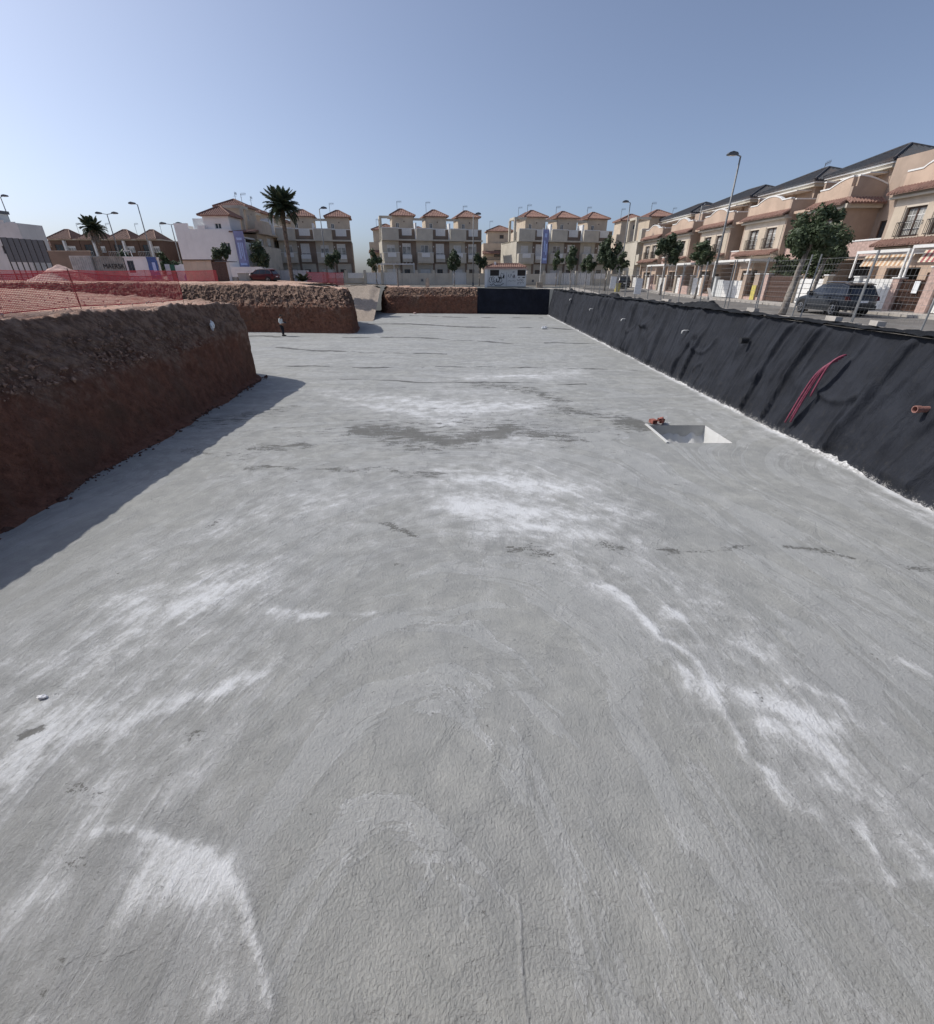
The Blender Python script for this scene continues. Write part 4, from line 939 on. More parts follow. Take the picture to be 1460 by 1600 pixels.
# ------------------------------------------------------------------ white end house and its receding row, left
def white_end():
    t = thing('white_house', 'white end house with blank gable, small windows and stepped roof terrace', 'house', (-41.4, 74.0, 4.15), R(2))
    w1 = (5.5, 6.4, 6.6, 7.3); w2 = (6.3, 7.2, 4.1, 4.95); gdr = (8.3, 8.8, 1.0, 1.5)
    m = M['white']
    MB().walls(0, 9.4, 0, 5.0, 0, .25, [w2, gdr]).walls(0, 7.8, 5.0, 6.55, 0, .25, []).box(0, .25, .25, 9, 0, 6.55).box(9.15, 9.4, .25, 9, 0, 5.0).box(.25, 9.15, 8.75, 9, 0, 5).build('wall', m, t, fix=False)
    bx('terrace_slab', m, t, .25, 9.15, .25, 9, 5.5, 5.7)
    MB().box(0, 1.9, .0, .25, 6.553, 7.25).box(0, .25, .25, 5, 6.553, 7.25).box(3.2, 4.2, 0, .25, 6.553, 7.0).box(4.2, 4.45, .25, 5, 6.553, 7.0).build('parapet', m, t, fix=False)
    MB().box(1.5, 4.4, 2.6, 2.8, 5.7, 8.05).build('terrace_wall', m, t, fix=False)
    MB().walls(4.0, 7.6, 5.7, 8.2, .3, .5, [w1]).box(4.0, 4.2, .5, 4.2, 5.7, 8.2).box(7.4, 7.6, .5, 4.2, 5.7, 8.2).box(4.2, 7.4, 4.0, 4.2, 5.7, 8.2).build('tower', m, t, fix=False)
    window(t, *w1, .3, M['trim'], M['glass'], 1); window(t, *w2, 0, M['trim'], M['glass'], 1)
    bx('meter_box', M['lamp'], t, 8.3, 8.8, .1, .16, 1.0, 1.5); bx('inner_shade_wall', M['deepshade'], t, .3, 9.1, 1.4, 1.5, 0, 5.4); bx('inner_shade_wall', M['deepshade'], t, 4.2, 7.4, 1.6, 1.7, 5.71, 8.1)
    hip_roof(t, 3.55, 8.05, -.2, 4.7, 8.22, 1.2, M['terracotta'], .3)
    mb = MB().prism([(7.8, 5.0), (9.4, 5.0), (9.4, 5.35), (7.8, 6.2)], 'y', 0, .25); mb.build('gable', m, t)
    bx('recess', M['darkwood'], t, 7.82, 9.1, .5, .6, 5.36, 6.4)
    tile_strip(t, 7.4, 10.0, -.12, 6.25, 6.0, 6.9, M['oldtile'])
    MB().box(9.4, 11.2, 1.2, 1.45, 0, 4.6).box(10.95, 11.2, 1.45, 9, 0, 4.6).build('side_wall', M['pale'], t, fix=False)
    window(t, 9.9, 10.5, 2.9, 4.2, 1.08, M['trim'], M['curtain'], 0); 
    antenna(t, 7.9, 5.5, 9.2, 2.2)
    bx('low_block', m, t, 6.9, 11.6, -1.6, -.02, 0, 1.9)
    bn = thing('banner', 'lilac advertising banner hung on the corner of the white house', 'banner', (-33.1, 73.6, 4.15), R(2))
    vs = []; 
    V = np.zeros((20, 6, 3)); zz = np.linspace(1.9, 6.3, 20)
    for i in range(20):
        for j in range(6): V[i, j] = (j*.27 - .0, -.05 + .05*math.sin(i*.6+j), zz[i])
    grid_mesh('cloth', V, M['lilac'], parent=bn)
    for k, (a, b_, c, d) in enumerate(((.3, 1.05, 5.2, 5.5), (.3, .55, 2.9, 4.9), (.62, .8, 3.2, 4.9), (.88, 1.05, 2.7, 4.9), (.2, 1.15, 2.1, 2.4))): bx('print', M['skyblue'], bn, a, b_, -.135, -.128, c, d)
    MB().tube([(-.03,0,0),(-.03,0,6.4)], .03, 6).build('pole', M['steel'], bn)
white_end()
for i in range(5):
    y = 76.5 + i*6.6
    terrace_unit((-31.6 - i*.42 - .4, y + 2.2, 4.05 - i*.06), R(90), 6.2, ['cream row house directly behind the white end house', 'second cream row house receding behind the white end house', 'third cream row house receding towards the tall palm', 'fourth cream row house of the receding row, partly behind the palm', 'farthest cream row house of the receding row left of the palm'][i], 60+i, i == 0, i == 4, 'cream row receding behind the white house', cream='cream', dark='cream', roof='terracotta')

# ------------------------------------------------------------------ brown row with hipped roofs, far left
def villa(loc, rz, w, label, seed):
    rg = random.Random(seed)
    t = thing('villa', label, 'house', loc, rz, 'brown villas at the far left')
    a = (w*.55, w*.82, 4.2, 5.3); b = (w*.12, w*.4, 3.6, 5.6); c = (w*.2, w*.5, .2, 2.2)
    MB().walls(0, w, 3.1, 6.3, 0, .25, [a, b]).box(0, .2, .25, 8, 0, 6.3).box(w-.2, w, .25, 8, 0, 6.3).box(.2, w-.2, 7.8, 8, 0, 6.3).build('wall', M['brown'], t, fix=False)
    MB().walls(0, w, 0, 3.1, -.02, .25, [c]).build('ground_wall', M['stone_beige'], t, fix=False)
    bx('inner_shade_wall', M['deepshade'], t, .2, w-.2, 1.2, 1.3, 0, 6.2)
    window(t, *a, 0, M['trim'], M['curtain'], 2, .1, .3); window(t, *b, 0, M['darkwood'], M['glass'], 1); window(t, *c, -.02, M['trim'], M['glass'], 2)
    bx('balcony', M['stone_beige'], t, w*.02, w*.5, -1.3, -.025, 2.9, 3.25); railing(t, w*.02, w*.5, -1.3, -1.3, 3.25, 4.3, M['trim'], .3)
    MB().box(w*.5, w*.56, -.6, -.03, 3.2, 6.2).build('pier', M['trim'], t, fix=False)
    tile_strip(t, w*.5, w*1.0, -1.6, 2.5, -.03, 3.3, M['browntile'])
    MB().box(-.1, w+.1, -.25, 8.2, 6.303, 6.5).build('cornice', M['pale'], t, fix=False)
    hip_roof(t, -.35, w*.82, -.5, 6.0, 6.52, 1.75, M['browntile'], .8)
    antenna(t, w*.75, 3, 6.8, 2.6)
for i, (x, y, w) in enumerate(((-85.0, 104, 5.6), (-79.2, 104.3, 5.6), (-73.4, 104.6, 5.6), (-67.6, 104.9, 4.6), (-62.8, 112, 6.0), (-92, 110, 6), (-55.5, 112.3, 5.4))):
    villa((x*.985, y, 4.0+.9*(y < 108)), R(3), w, ['brown villa with hipped roof second from the white modern house', 'brown villa right behind the shaggy palm', 'brown villa with hipped roof just right of the shaggy palm', 'brown villa with small shuttered window beside the tall lamp post', 'brown villa behind the site cabin between two lamp posts', 'brown villa half hidden by the grey modern house', 'brown villa just left of the white end house'][i], 80+i)

# ------------------------------------------------------------------ modern white house at the left edge
def modern():
    t = thing('modern_house', 'flat roofed grey white modern house behind dark screen panels at left edge', 'house', (-74.2, 76.5, 4.2), R(-4))
    w = (5.6, 7.7, 3.6, 4.6); m = M['greywhite']
    MB().walls(0, 9.4, 0, 7.4, 0, .3, [w]).box(0, .3, .3, 4, 0, 7.4).box(9.1, 9.4, .3, 4, 0, 7.4).box(.3, 9.1, 3.7, 4, 0, 7.4).build('wall', m, t, fix=False)
    bx('roof_slab', m, t, .3, 9.1, .3, 3.7, 7.0, 7.2)
    MB().box(-1, 4.9, 1.2, 3.6, 7.4, 8.8).build('roof_room', m, t, fix=False)
    bx('roof_edge', M['lamp'], t, -1.1, 5.1, .9, 3.8, 8.803, 9.2)
    MB().box(5.4, 7.4, .05, .25, 7.402, 7.8).build('parapet', m, t, fix=False); MB().box(7.6, 9.0, .05, .25, 7.402, 7.55).build('parapet', m, t, fix=False)
    window(t, *w, 0, M['lamp'], M['glass'], 2); bx('inner_shade_wall', M['deepshade'], t, .3, 9.1, 1.4, 1.5, 0, 7)
    s = thing('screen_fence', 'tall dark grey screen of panels in front of the modern house', 'screen', (-63.2, 70.5, 4.2), R(-4))
    for k in range(7): bx('panel', M['lamp'], s, k*.86, k*.86+.8, -.03, .03, 2.4 - k*.02, 5.3 - k*.06)
    for k in range(8): bx('post', M['iron'], s, k*.86-.06, k*.86+.0, -.07, .07, 0, 5.3 - k*.06)
    bx('rail', M['iron'], s, 0, 6.0, .032, .09, 3.6, 3.7)
modern()
# ------------------------------------------------------------------ two-storey row along the street on the right
RA = math.atan2(-1, .045)
def right_pt(u, off, z=0.0):
    c, s = math.cos(RA), math.sin(RA)
    return (28.5 + c*u - s*off, 40 + s*u + c*off, 2.9 + z)

def arch_profile(x0, x1, zb, zt, za, flat=1.1, half=None):
    xc = (x0+x1)/2; pts = [(x0, zb), (x0, zt)]
    if half == 'left':
        pts += [(x0+flat, zt)] + [(x0+flat + (x1-x0-flat)*k/8, zt + (za-zt)*math.sin(k/8*math.pi/2)) for k in range(1, 9)]
    else:
        pts += [(x0+flat, zt)] + [(x0+flat + (x1-x0-2*flat)*k/12, zt + (za-zt)*math.sin(k/12*math.pi)**.8) for k in range(1, 12)] + [(x1-flat, zt), (x1, zt)]
    pts.append((x1, zb))
    return pts
def coping(mb, prof, y0, y1, axis='y'):
    top = prof[1:-1]
    for a, b in zip(top[:-1], top[1:]):
        if axis == 'y': mb.add([(a[0],y0,a[1]+.003),(b[0],y0,b[1]+.003),(b[0],y1,b[1]+.003),(a[0],y1,a[1]+.003),(a[0],y0,a[1]+.10),(b[0],y0,b[1]+.10),(b[0],y1,b[1]+.10),(a[0],y1,a[1]+.10)], [(0,3,2,1),(4,5,6,7),(0,1,5,4),(1,2,6,5),(2,3,7,6),(3,0,4,7)])
        else: mb.add([(y0,a[0],a[1]+.003),(y0,b[0],b[1]+.003),(y1,b[0],b[1]+.003),(y1,a[0],a[1]+.003),(y0,a[0],a[1]+.10),(y0,b[0],b[1]+.10),(y1,b[0],b[1]+.10),(y1,a[0],a[1]+.10)], [(0,3,2,1),(4,5,6,7),(0,1,5,4),(1,2,6,5),(2,3,7,6),(3,0,4,7)])

def french(t, x0, x1, z0, z1):
    """tall two-leaf window with dark frame, glazing bars and an iron balustrade"""
    f = MB(); y = .16
    f.walls(x0, x1, z0, z1, y, y+.09, [(x0+.09, (x0+x1)/2-.05, z0+.1, z1-.1), ((x0+x1)/2+.05, x1-.09, z0+.1, z1-.1)])
    fo = f.build('window', M['darkwood'], t, fix=False)
    for a, b in ((x0+.09, (x0+x1)/2-.05), ((x0+x1)/2+.05, x1-.09)):
        bx('pane', M['curtain'], fo, a, b, y+.05, y+.06, z0+.1, z1-.1)
        g = MB()
        for k in range(1, 4): g.box(a, b, y+.03, y+.05, z0+.1+(z1-z0-.2)*k/4-.02, z0+.1+(z1-z0-.2)*k/4+.02)
        g.box((a+b)/2-.015, (a+b)/2+.015, y+.028, y+.048, z0+.1, z1-.1); g.build('glazing_bar', M['trim'], fo, fix=False)
    railing(t, x0-.12, x1+.12, -.2, -.02, z0+.02, z0+.85, M['iron'], .12, 'balustrade')
    bx('reveal', M['darkwood'], t, x0, x1, .26, .3, z0, z1)

def townhouse(u0, u1, label, corner=False, rec=3.0):
    W = u1 - u0
    t = thing('townhouse', label, 'house', right_pt(u0, 0), RA, 'townhouses along the street on the right')
    zb = 3.3
    if corner: wins = [(.95, 2.35)]
    elif W > 5: wins = [(.95, 2.45), (W-2.45, W-.95)]
    else: wins = [(W/2-.75, W/2+.75)]
    holes = [(a, b, 4.3, 6.0) for a, b in wins]
    MB().walls(0, W, zb, 6.55, 0, .3, holes).build('front_wall', M['sand'], t, fix=False)
    for a, b in wins: french(t, a, b, 4.3, 6.0)
    xs = [0] + [x for w in wins for x in w] + [W]
    for k in range(0, len(xs), 2):          # pale raised panels between the windows
        bx('pilaster', M['cream'], t, xs[k]+.06, xs[k+1]-.06, -.05, -.001, 4.25, 6.1)
    D = 2.6 if corner else 4.2
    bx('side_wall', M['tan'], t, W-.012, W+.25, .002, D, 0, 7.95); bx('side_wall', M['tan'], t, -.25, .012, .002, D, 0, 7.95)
    MB().walls(0, W, 0, zb, .3, .5, [(.8, 3.4, 0, 2.5)] + ([(W-1.6, W-.7, 0, 2.2)] if W > 5 else [])).build('ground_wall', M['peach'], t, fix=False)
    bx('garage_shade', M['deepshade'], t, .02, W-.02, 2.2, 2.3, 0, 7.1)  # dark sheet painted as the shade behind the garage and window openings
    if W > 5:
        d = MB().box(W-1.57, W-.73, .36, .42, 0.02, 2.17).build('door', M['darkwood'], t, fix=False); bx('handle', M['alloy'], d, W-.9, W-.84, .32, .36, 1.0, 1.12)
    MB().box(-.3, W+.3, -.38, .28, 6.553, 6.68).box(-.22, W+.22, -.28, .28, 6.69, 6.84).build('cornice', M['pale'], t, fix=False)
    tile_strip(t, -.35, W+.35, -.62, 6.86, -.003, 7.22, M['oldtile'])
    if corner:
        pf = arch_profile(0, W, 7.0, 8.05, 8.55, 1.0, 'left')
        MB().prism(pf, 'y', .0, .25).build('parapet', M['peach'], t)
        c = MB(); coping(c, pf, -.04, .29); 
        ps = [(.25, 7.0), (.25, 8.55)] + [(.25 + 2.3*k/8, 8.05 + .5*math.cos(k/8*math.pi/2)) for k in range(1, 9)] + [(2.55, 7.0)]
        MB().prism(ps, 'x', W, W+.24).build('parapet', M['tan'], t)
        coping(c, ps, W-.04, W+.28, 'x'); c.build('coping', M['trim'], t)
        s = thing('gable_canopy', None, None, (W+.26, 0, 0), R(90)); s.parent = t
        if 'label' in s: del s['label']
        tile_strip(s, -.3, 2.5, -.6, 6.86, .0, 7.22, M['oldtile'], name='tile_canopy')
        bx('cornice', M['pale'], t, W+.252, W+.6, -.3, 2.5, 6.56, 6.84)
    else:
        pf = arch_profile(0, W, 7.0, 8.05, 8.52, min(1.2, W*.2))
        MB().prism(pf, 'y', .0, .25).build('parapet', M['peach'], t)
        c = MB(); coping(c, pf, -.04, .29); c.build('coping', M['trim'], t)
        bx('side_coping', M['trim'], t, W-.03, W+.28, .29, D, 7.953, 8.05); bx('side_coping', M['trim'], t, -.28, .03, .29, D, 7.953, 8.05)
    # tiled canopy under the windows
    MB().box(-.1, W+.1, -.3, -.02, 3.55, 3.72).build('string_course', M['cream'], t, fix=False)
    tile_strip(t, -.15, W+.15, -.75, 3.84, -.055, 4.16, M['oldtile'])
    for x in (.1, W*.5, W-.1): MB().box(x-.06, x+.06, -.5, -.02, 3.62, 3.8).build('bracket', M['pale'], t, fix=False)
    # drain pipe
    MB().tube([(W*.5,-.08,0.1),(W*.5,-.08,3.4)], .05, 6).build('drainpipe', M['trim'], t)
    # recessed part beside the bay, with its own balcony
    if rec > 0:
        r0, r1 = W+.253, W+rec-.253
        dw = (r0+.5, min(r1-.4, r0+2.0), 3.5, 5.7)
        MB().walls(r0, r1, 0, 9.6, D, D+.25, [dw]).build('recess_wall', M['tan'], t, fix=False)
        window(t, *dw, D, M['darkwood'], M['glass'], 1)
        bl = bx('balcony', M['pinkbrick'], t, r0, r1, .5, .65, 3.3, 4.3); bx('rail', M['trim'], bl, r0, r1, .46, .69, 4.302, 4.4)
        bx('balcony_slab', M['peach'], t, r0, r1, .652, D, 3.1, 3.3)
        bx('shade_wall', M['deepshade'], t, r0, r1, D-.6, D-.55, 0, 3.09)  # dark sheet painted as the shade under the balcony
    return t
hs = [(-41.5, -35.5, 'farthest tan townhouse of the right row beside the bend', False, 3.0), (-32.3, -26.5, 'tan townhouse with white scalloped parapet behind the round street tree', False, 3.0), (-23.5, -17.5, 'tan townhouse with arched parapet just left of the tall lamp post top', False, 3.0),
      (-14.5, -8.4, 'townhouse with arched parapet and two shuttered windows, right of the tall lamp post', False, 3.4), (-4.9, -1.7, 'townhouse with corner parapet curving round to its shaded side, behind the leaning tree', True, 4.6),
      (3.0, 8.6, 'nearest townhouse at the right edge with lattice window and striped awning', False, 3.0), (11.8, 17.6, 'townhouse beyond the right edge with pink gate pillar in front', False, 2.0)]
for h in hs: townhouse(h[0], h[1], h[2], h[3], h[4])
# set-back top storeys under slate roofs
def top_storey(u0, u1, label, z=9.45):
    W = u1-u0
    t = thing('roof_storey', label, 'roof storey', right_pt(u0, 4.5), RA, 'slate roofed top storeys of the right row')
    w = (W*.55, W*.55+.8, 7.9, 9.2); w2 = (W*.15, W*.15+1.2, 7.9, 9.2)
    MB().walls(0, W, 7.2, z, 0, .25, [w, w2]).box(0, .2, .25, 6.5, 7.2, z).box(W-.2, W, .25, 6.5, 7.2, z).box(.2, W-.2, 6.3, 6.5, 7.2, z).build('wall', M['tan'], t, fix=False)
    window(t, *w, 0, M['darkwood'], M['glass'], 0); window(t, *w2, 0, M['darkwood'], M['glass'], 1)
    MB().box(-.35, W+.35, -.45, 6.9, z+.003, z+.25).build('cornice', M['pale'], t, fix=False)
    MB().box(-.5, W+.5, -.6, 7.05, z+.253, z+.38).build('fascia', M['trim'], t, fix=False)
    hip_roof(t, -.6, W+.6, -.7, 7.1, z+.49, 1.6, M['slate'], max(.3, W-7.2), step=.3)
    bx('roof_terrace', M['peach'], t, -.8, W+.8, -4.2, -.02, 6.85, 7.05)
    bx('divider', M['tan'], t, W*.42, W*.42+.2, -2.6, -.02, 7.06, 9.0); bx('coping', M['trim'], t, W*.42-.04, W*.42+.24, -2.64, -.02, 9.003, 9.1)
    bx('awning', M['trim'], t, W*.45, W*.95, -1.5, -.03, 9.2, 9.28)
for h in ((-46, -36.5, 'farthest slate roofed top storey of the right row'), (-33, -22.4, 'slate roofed top storey left of the thin roof aerial'), (-20.0, -12.2, 'slate roofed top storey in the middle, above the corner parapet house'), (-10.0, -3.8, 'highest slate hipped roof near the right edge of the photo'), (3.4, 11, 'slate roofed top storey above the nearest townhouse')):
    top_storey(*h)
t = thing('roof_aerial', 'thin roof aerial standing on the slate roof in the middle of the right row', 'aerial', right_pt(-17.2, 8.2, 10.6), RA)
antenna(t, 0, 0, 0, 1.6, 'mast')

# front walls and gates along the right pavement
def gate_slats(t, x0, x1, z1, m, horizontal=False, n=None, y=0.0, gap=.03):
    """a gate leaf: frame with every board a piece of its own (sub-parts)"""
    g = MB().box(x0, x1, y+.03, y+.06, .08, .16).box(x0, x1, y+.03, y+.06, z1-.1, z1-.03).box(x0, x0+.06, y+.03, y+.06, .16, z1-.1).box(x1-.06, x1, y+.03, y+.06, .16, z1-.1).build('gate', m, t, fix=False)
    L = (z1-.08) if horizontal else (x1-x0); n = n or max(2, int(L/.3))
    for k in range(n):
        if horizontal: bx('slat', m, g, x0, x1, y, y+.028, .06+(z1-.06)*k/n, .06+(z1-.06)*(k+1)/n-gap)
        else: bx('slat', m, g, x0+L*k/n+gap/2, x0+L*(k+1)/n-gap/2, y, y+.028, .06, z1)
    return g
def front_wall(items, label):
    u0 = items[0][1]
    t = thing('front_wall', label, 'garden wall', right_pt(u0, -3.6, .12), RA, 'front walls along the right pavement')
    for it in items:
        k, a, b, z = it[0], it[1]-u0, it[2]-u0, it[3]
        if k == 'pillar':
            bx('pillar', M[it[4]], t, a, b, -.2, .2, 0, z); bx('pillar_cap', M['trim'], t, a-.05, b+.05, -.25, .25, z+.002, z+.07)
        elif k == 'wall': bx('low_wall', M[it[4]], t, a, b, -.12, .12, 0, z)
        elif k == 'iron': 
            bx('plinth', M['pinkbrick'], t, a, b, -.1, .1, 0, .25); railing(t, a+.03, b-.03, 0, 0, .26, z, M[it[4]], .11, 'iron_gate')
        elif k == 'lattice':
            g = MB()
            n = int((b-a)/.11)
            for j in range(n+1): g.box(a+(b-a)*j/n-.012, a+(b-a)*j/n+.012, -.012, .012, .05, z)
            for zz in (.1, .6, 1.1, z-.04): g.box(a, b, -.02, -.013, zz-.025, zz+.025)
            g.build('lattice_gate', M['rust'], t, fix=False); bx('backing', M['darkwood'], t, a, b, .05, .08, .05, z-.05)
        else: gate_slats(t, a+.02, b-.02, z, M[it[4]], k == 'slat', y=-.02)
    return t
front_wall([('pillar', -11.3, -10.9, 1.75, 'greywhite'), ('gate', -10.9, -9.7, 1.55, 'greywhite'), ('gate', -9.7, -6.6, 1.5, 'trim'), ('pillar', -6.3, -5.8, 2.0, 'tan'), ('iron', -5.8, -4.6, 1.3, 'rust'), ('pillar', -4.6, -3.95, 2.0, 'tan'), ('iron', -3.95, -3.3, 1.3, 'rust'), ('pillar', -3.3, -2.75, 2.0, 'pinkbrick')], 'front wall with white gate and three tan pillars below the arched parapet house')
front_wall([('slat', -2.75, .55, 1.9, 'darkwood'), ('pillar', .55, .9, 1.85, 'stone_beige'), ('slat', .9, 3.6, 1.72, 'trim'), ('pillar', 3.6, 3.95, 1.9, 'stone_beige'), ('wall', 3.95, 6.3, 1.2, 'greywhite'), ('pillar', 6.3, 6.7, 1.8, 'greywhite')], 'front wall with dark slatted gate beside a white slatted gate, behind the parked car')
front_wall([('gate', 6.75, 9.15, 1.72, 'trim'), ('pillar', 9.2, 9.65, 1.75, 'pinkbrick'), ('lattice', 9.65, 11.35, 1.7, 'rust'), ('pillar', 11.4, 12.0, 2.3, 'pinkbrick'), ('gate', 12.0, 15.5, 1.9, 'trim'), ('pillar', 15.5, 16, 2.0, 'pinkbrick')], 'front wall with white boarded gate, brown lattice gate and pink pillar at the right edge')
sg = bx('notice', M['paperwhite'], None, -.17, .17, -.012, .0, 0, .62); sg.location = right_pt(10.75, -3.66, 1.12); sg.rotation_euler = (0, 0, RA)
tag(sg, 'white notice hung on the brown lattice gate', 'notice')
for k in range(7): pass
far_items = []
for j, (u, seed) in enumerate(((-20.3, 1), (-29.3, 2), (-38.5, 3))):
    it = [('pillar', u, u+.4, 1.9, 'stone_beige'), ('gate', u+.4, u+1.5, 1.7, 'trim'), ('pillar', u+1.5, u+1.9, 1.9, 'pinkbrick'), ('wall', u+1.9, u+3.9, .9, 'pinkbrick'), ('pillar', u+3.9, u+4.3, 1.9, 'stone_beige'), ('gate', u+4.3, u+6.5, 1.7, 'trim' if j != 1 else 'shutter'), ('pillar', u+6.5, u+6.9, 1.9, 'tan'), ('iron', u+6.9, u+8.7, 1.5, 'rust')]
    front_wall(it, ['front wall with white gates and low pink block wall at the foot of the tall lamp post', 'front wall with white doors behind the round street tree', 'farthest front wall with white doors by the bend in the street'][j])

def shade_frame(u0, u1, z, d, label, glass=False):
    t = thing('pergola', label, 'pergola', right_pt(u0, -3.45, .12), RA)
    W = u1-u0
    for x in (.06, W-.06): bx('post', M['trim'], t, x-.05, x+.05, -.05, .05, 1.76, z)
    bx('beam', M['trim'], t, 0, W, -.06, .06, z+.002, z+.16); bx('beam', M['trim'], t, 0, W, d-.06, d+.06, z+.002, z+.16)
    for k in range(3): bx('rafter', M['trim'], t, W*k/2-.04+(.04 if k == 0 else (-.04 if k == 2 else 0)), W*k/2+.04, .062, d-.062, z+.01, z+.13)
    if glass: bx('roof_sheet', M['shutter'], t, .1, W-.1, 0, d, z+.163, z+.19)
    return t
shade_frame(-12.4, -6.4, 3.05, 3.2, 'white framed car port with thin posts below the arched parapet house', True)
shade_frame(5.4, 9.25, 3.15, 3.2, 'white pergola frame over the striped awning at the right')
shade_frame(9.4, 14.0, 3.3, 3.2, 'white pergola frame at the very right edge over the lattice gate')
shade_frame(-21, -15.6, 3.0, 3.2, 'white car port frame seen beside the tall lamp post', True)
shade_frame(-30, -24.5, 3.0, 3.2, 'white car port frame behind the round street tree', True)
def awning(u0, u1, z, label, ca, cb):
    t = thing('awning', label, 'awning', right_pt(u0, -3.2, .12), RA)
    n = int((u1-u0)/.16)
    for k in range(n):
        x0 = (u1-u0)*k/n; x1 = (u1-u0)*(k+1)/n
        MB().add([(x0,0,z-.62),(x1,0,z-.62),(x1,.25,z),(x0,.25,z),(x0,.03,z-.62),(x1,.03,z-.62),(x1,.28,z),(x0,.28,z)], [(0,1,2,3),(7,6,5,4),(0,4,5,1),(2,6,7,3),(0,3,7,4),(1,5,6,2)]).build('stripe', ca if k % 2 else cb, t)
M['aw_a'] = simple('awning_ochre', (0.48, 0.29, 0.16), .8); M['aw_b'] = simple('awning_cream', (0.70, 0.60, 0.47), .8); M['aw_c'] = simple('awning_red', (0.35, 0.10, 0.10), .8)
awning(5.6, 9.1, 3.05, 'awning striped ochre and cream hanging under the white pergola', M['aw_a'], M['aw_b'])
awning(9.7, 13.8, 3.2, 'scalloped dark red and white awning at the right edge', M['aw_c'], M['aw_b'])
o = bx('panel_door', M['yellow'], None, -.3, .3, -.03, .0, 0, 1.15); o.location = right_pt(-4.27, -3.82, .14); o.rotation_euler = (0, 0, RA); tag(o, 'yellow meter door at the foot of the tan gate pillar', 'door')
hd = MB(); rg = random.Random(3)
for k in range(1500):
    x = rg.uniform(0, 6.6); y = rg.uniform(-.4, .5); z = rg.uniform(1.9, 3.2) + .25*math.sin(x*2.1)
    a = Vector((rg.uniform(-1,1), rg.uniform(-1,1), rg.uniform(-1,1))).normalized()*.09; b = Vector((rg.uniform(-1,1), rg.uniform(-1,1), rg.uniform(-1,1))).normalized()*.09
    c = Vector((x,y,z)); hd.add([c-a-b, c+a-b, c+a+b, c-a+b], [(0,1,2,3)])
ho = hd.build('hedge', M['hedge'], fix=False); ho.location = right_pt(-3.6, -2.9, .1); ho.rotation_euler = (0, 0, RA)
tag(ho, 'dull green climbing hedge over the dark slatted gate', 'hedge')
# ------------------------------------------------------------------ trees and palms
def crown_mesh(name, n, seed, rx, rz, m, leaf=.16, lobes=9):
    rg = np.random.RandomState(seed)
    cen = rg.normal(size=(lobes, 3)); cen /= np.linalg.norm(cen, axis=1, keepdims=True); cen *= (rg.rand(lobes, 1)**.4)*.78
    cen = np.vstack([cen, [[0,0,.1]]]); rad = rg.uniform(.20, .42, len(cen)); rad[-1] = .34
    k = rg.randint(0, len(cen), n)
    d = rg.normal(size=(n, 3)); d /= np.linalg.norm(d, axis=1, keepdims=True)
    P = cen[k] + d*rad[k][:, None]*(rg.rand(n, 1)**.45)
    P *= np.array([rx, rx, rz])
    nz = d + rg.normal(size=(n, 3))*.5 + np.array([0, 0, .35])
    nz /= np.linalg.norm(nz, axis=1, keepdims=True)
    a = np.cross(nz, rg.normal(size=(n, 3))); a /= np.linalg.norm(a, axis=1, keepdims=True); b = np.cross(nz, a)
    L = leaf*rg.uniform(.7, 1.3, (n, 1))
    a *= L; b *= L*.55
    dr = nz*L*-.25
    V = np.stack([P-a, P+b+dr*.3, P+a+dr, P-b+dr*.3], 1).reshape(-1, 3)
    me = bpy.data.meshes.new(name)
    me.vertices.add(4*n); me.vertices.foreach_set('co', V.reshape(-1).astype(np.float32))
    me.loops.add(4*n); me.loops.foreach_set('vertex_index', np.arange(4*n, dtype=np.int32))
    me.polygons.add(n); me.polygons.foreach_set('loop_start', np.arange(0, 4*n, 4, dtype=np.int32))
    me.update(calc_edges=True); me.materials.append(m)
    return me
CR = [crown_mesh('crown', 2700, 5+i, 1.0, 1.0, M['leaf' if i % 2 == 0 else 'leaf_dark'], .105, 13+2*i) for i in range(4)]
CRN = [crown_mesh('crown', 5600, 15+i, 1.0, 1.05, M['leaf'], .07, 24+3*i) for i in range(2)]
def tree(base, trunk_h, rx, rz, label, kind=0, lean=(0, 0), r=.09, near=False, group='street trees', cat='tree'):
    t = thing('street_tree', label, cat, base, random.uniform(0, 6.28) if not near else 0, group)
    top = Vector((lean[0], lean[1], trunk_h)); mb = MB()
    n = 7; pts = [Vector((lean[0]*(k/n)**1.2 + .03*math.sin(k*2.1), lean[1]*(k/n) + .03*math.cos(k*1.7), trunk_h*k/n)) for k in range(n+1)]
    mb.tube(pts, [r*(1.35 - .6*k/n) for k in range(n+1)], 8)
    rg = random.Random(kind+int(base[1]*10))
    for k in range(7):
        a = k*2.4 + rg.uniform(0, .6); el = rg.uniform(.5, 1.2); L = rx*rg.uniform(.5, .85)
        e = top + Vector((math.cos(a)*math.cos(el)*L, math.sin(a)*math.cos(el)*L, math.sin(el)*L*1.1)); mid = top*.6 + e*.4 + Vector((0,0,.12))
        mb.tube([top - Vector((0,0,.15+.1*k*.3)), mid, e], [r*.5, r*.32, r*.12], 5)
    mb.build('trunk', M['bark'], t, smooth=True)
    c = link_mesh('crown', (CRN if near else CR)[kind % (2 if near else 4)], t)
    c.location = (top.x, top.y, trunk_h + rz*.62); c.scale = (rx, rx, rz); c.rotation_euler = (0, 0, rg.uniform(0, 6.28))
    return t
tree((17.94, 28.7, 2.9), 3.3, 1.45, 1.42, 'tall street tree with thick grey leaning trunk in front of the corner parapet house', 0, (.35, 0), .15, True)
tree((21.4, 32.0, 2.9), 2.9, 1.45, 1.25, 'bushy street tree just behind the parked dark grey car', 1, (.25, 0), .12, True)
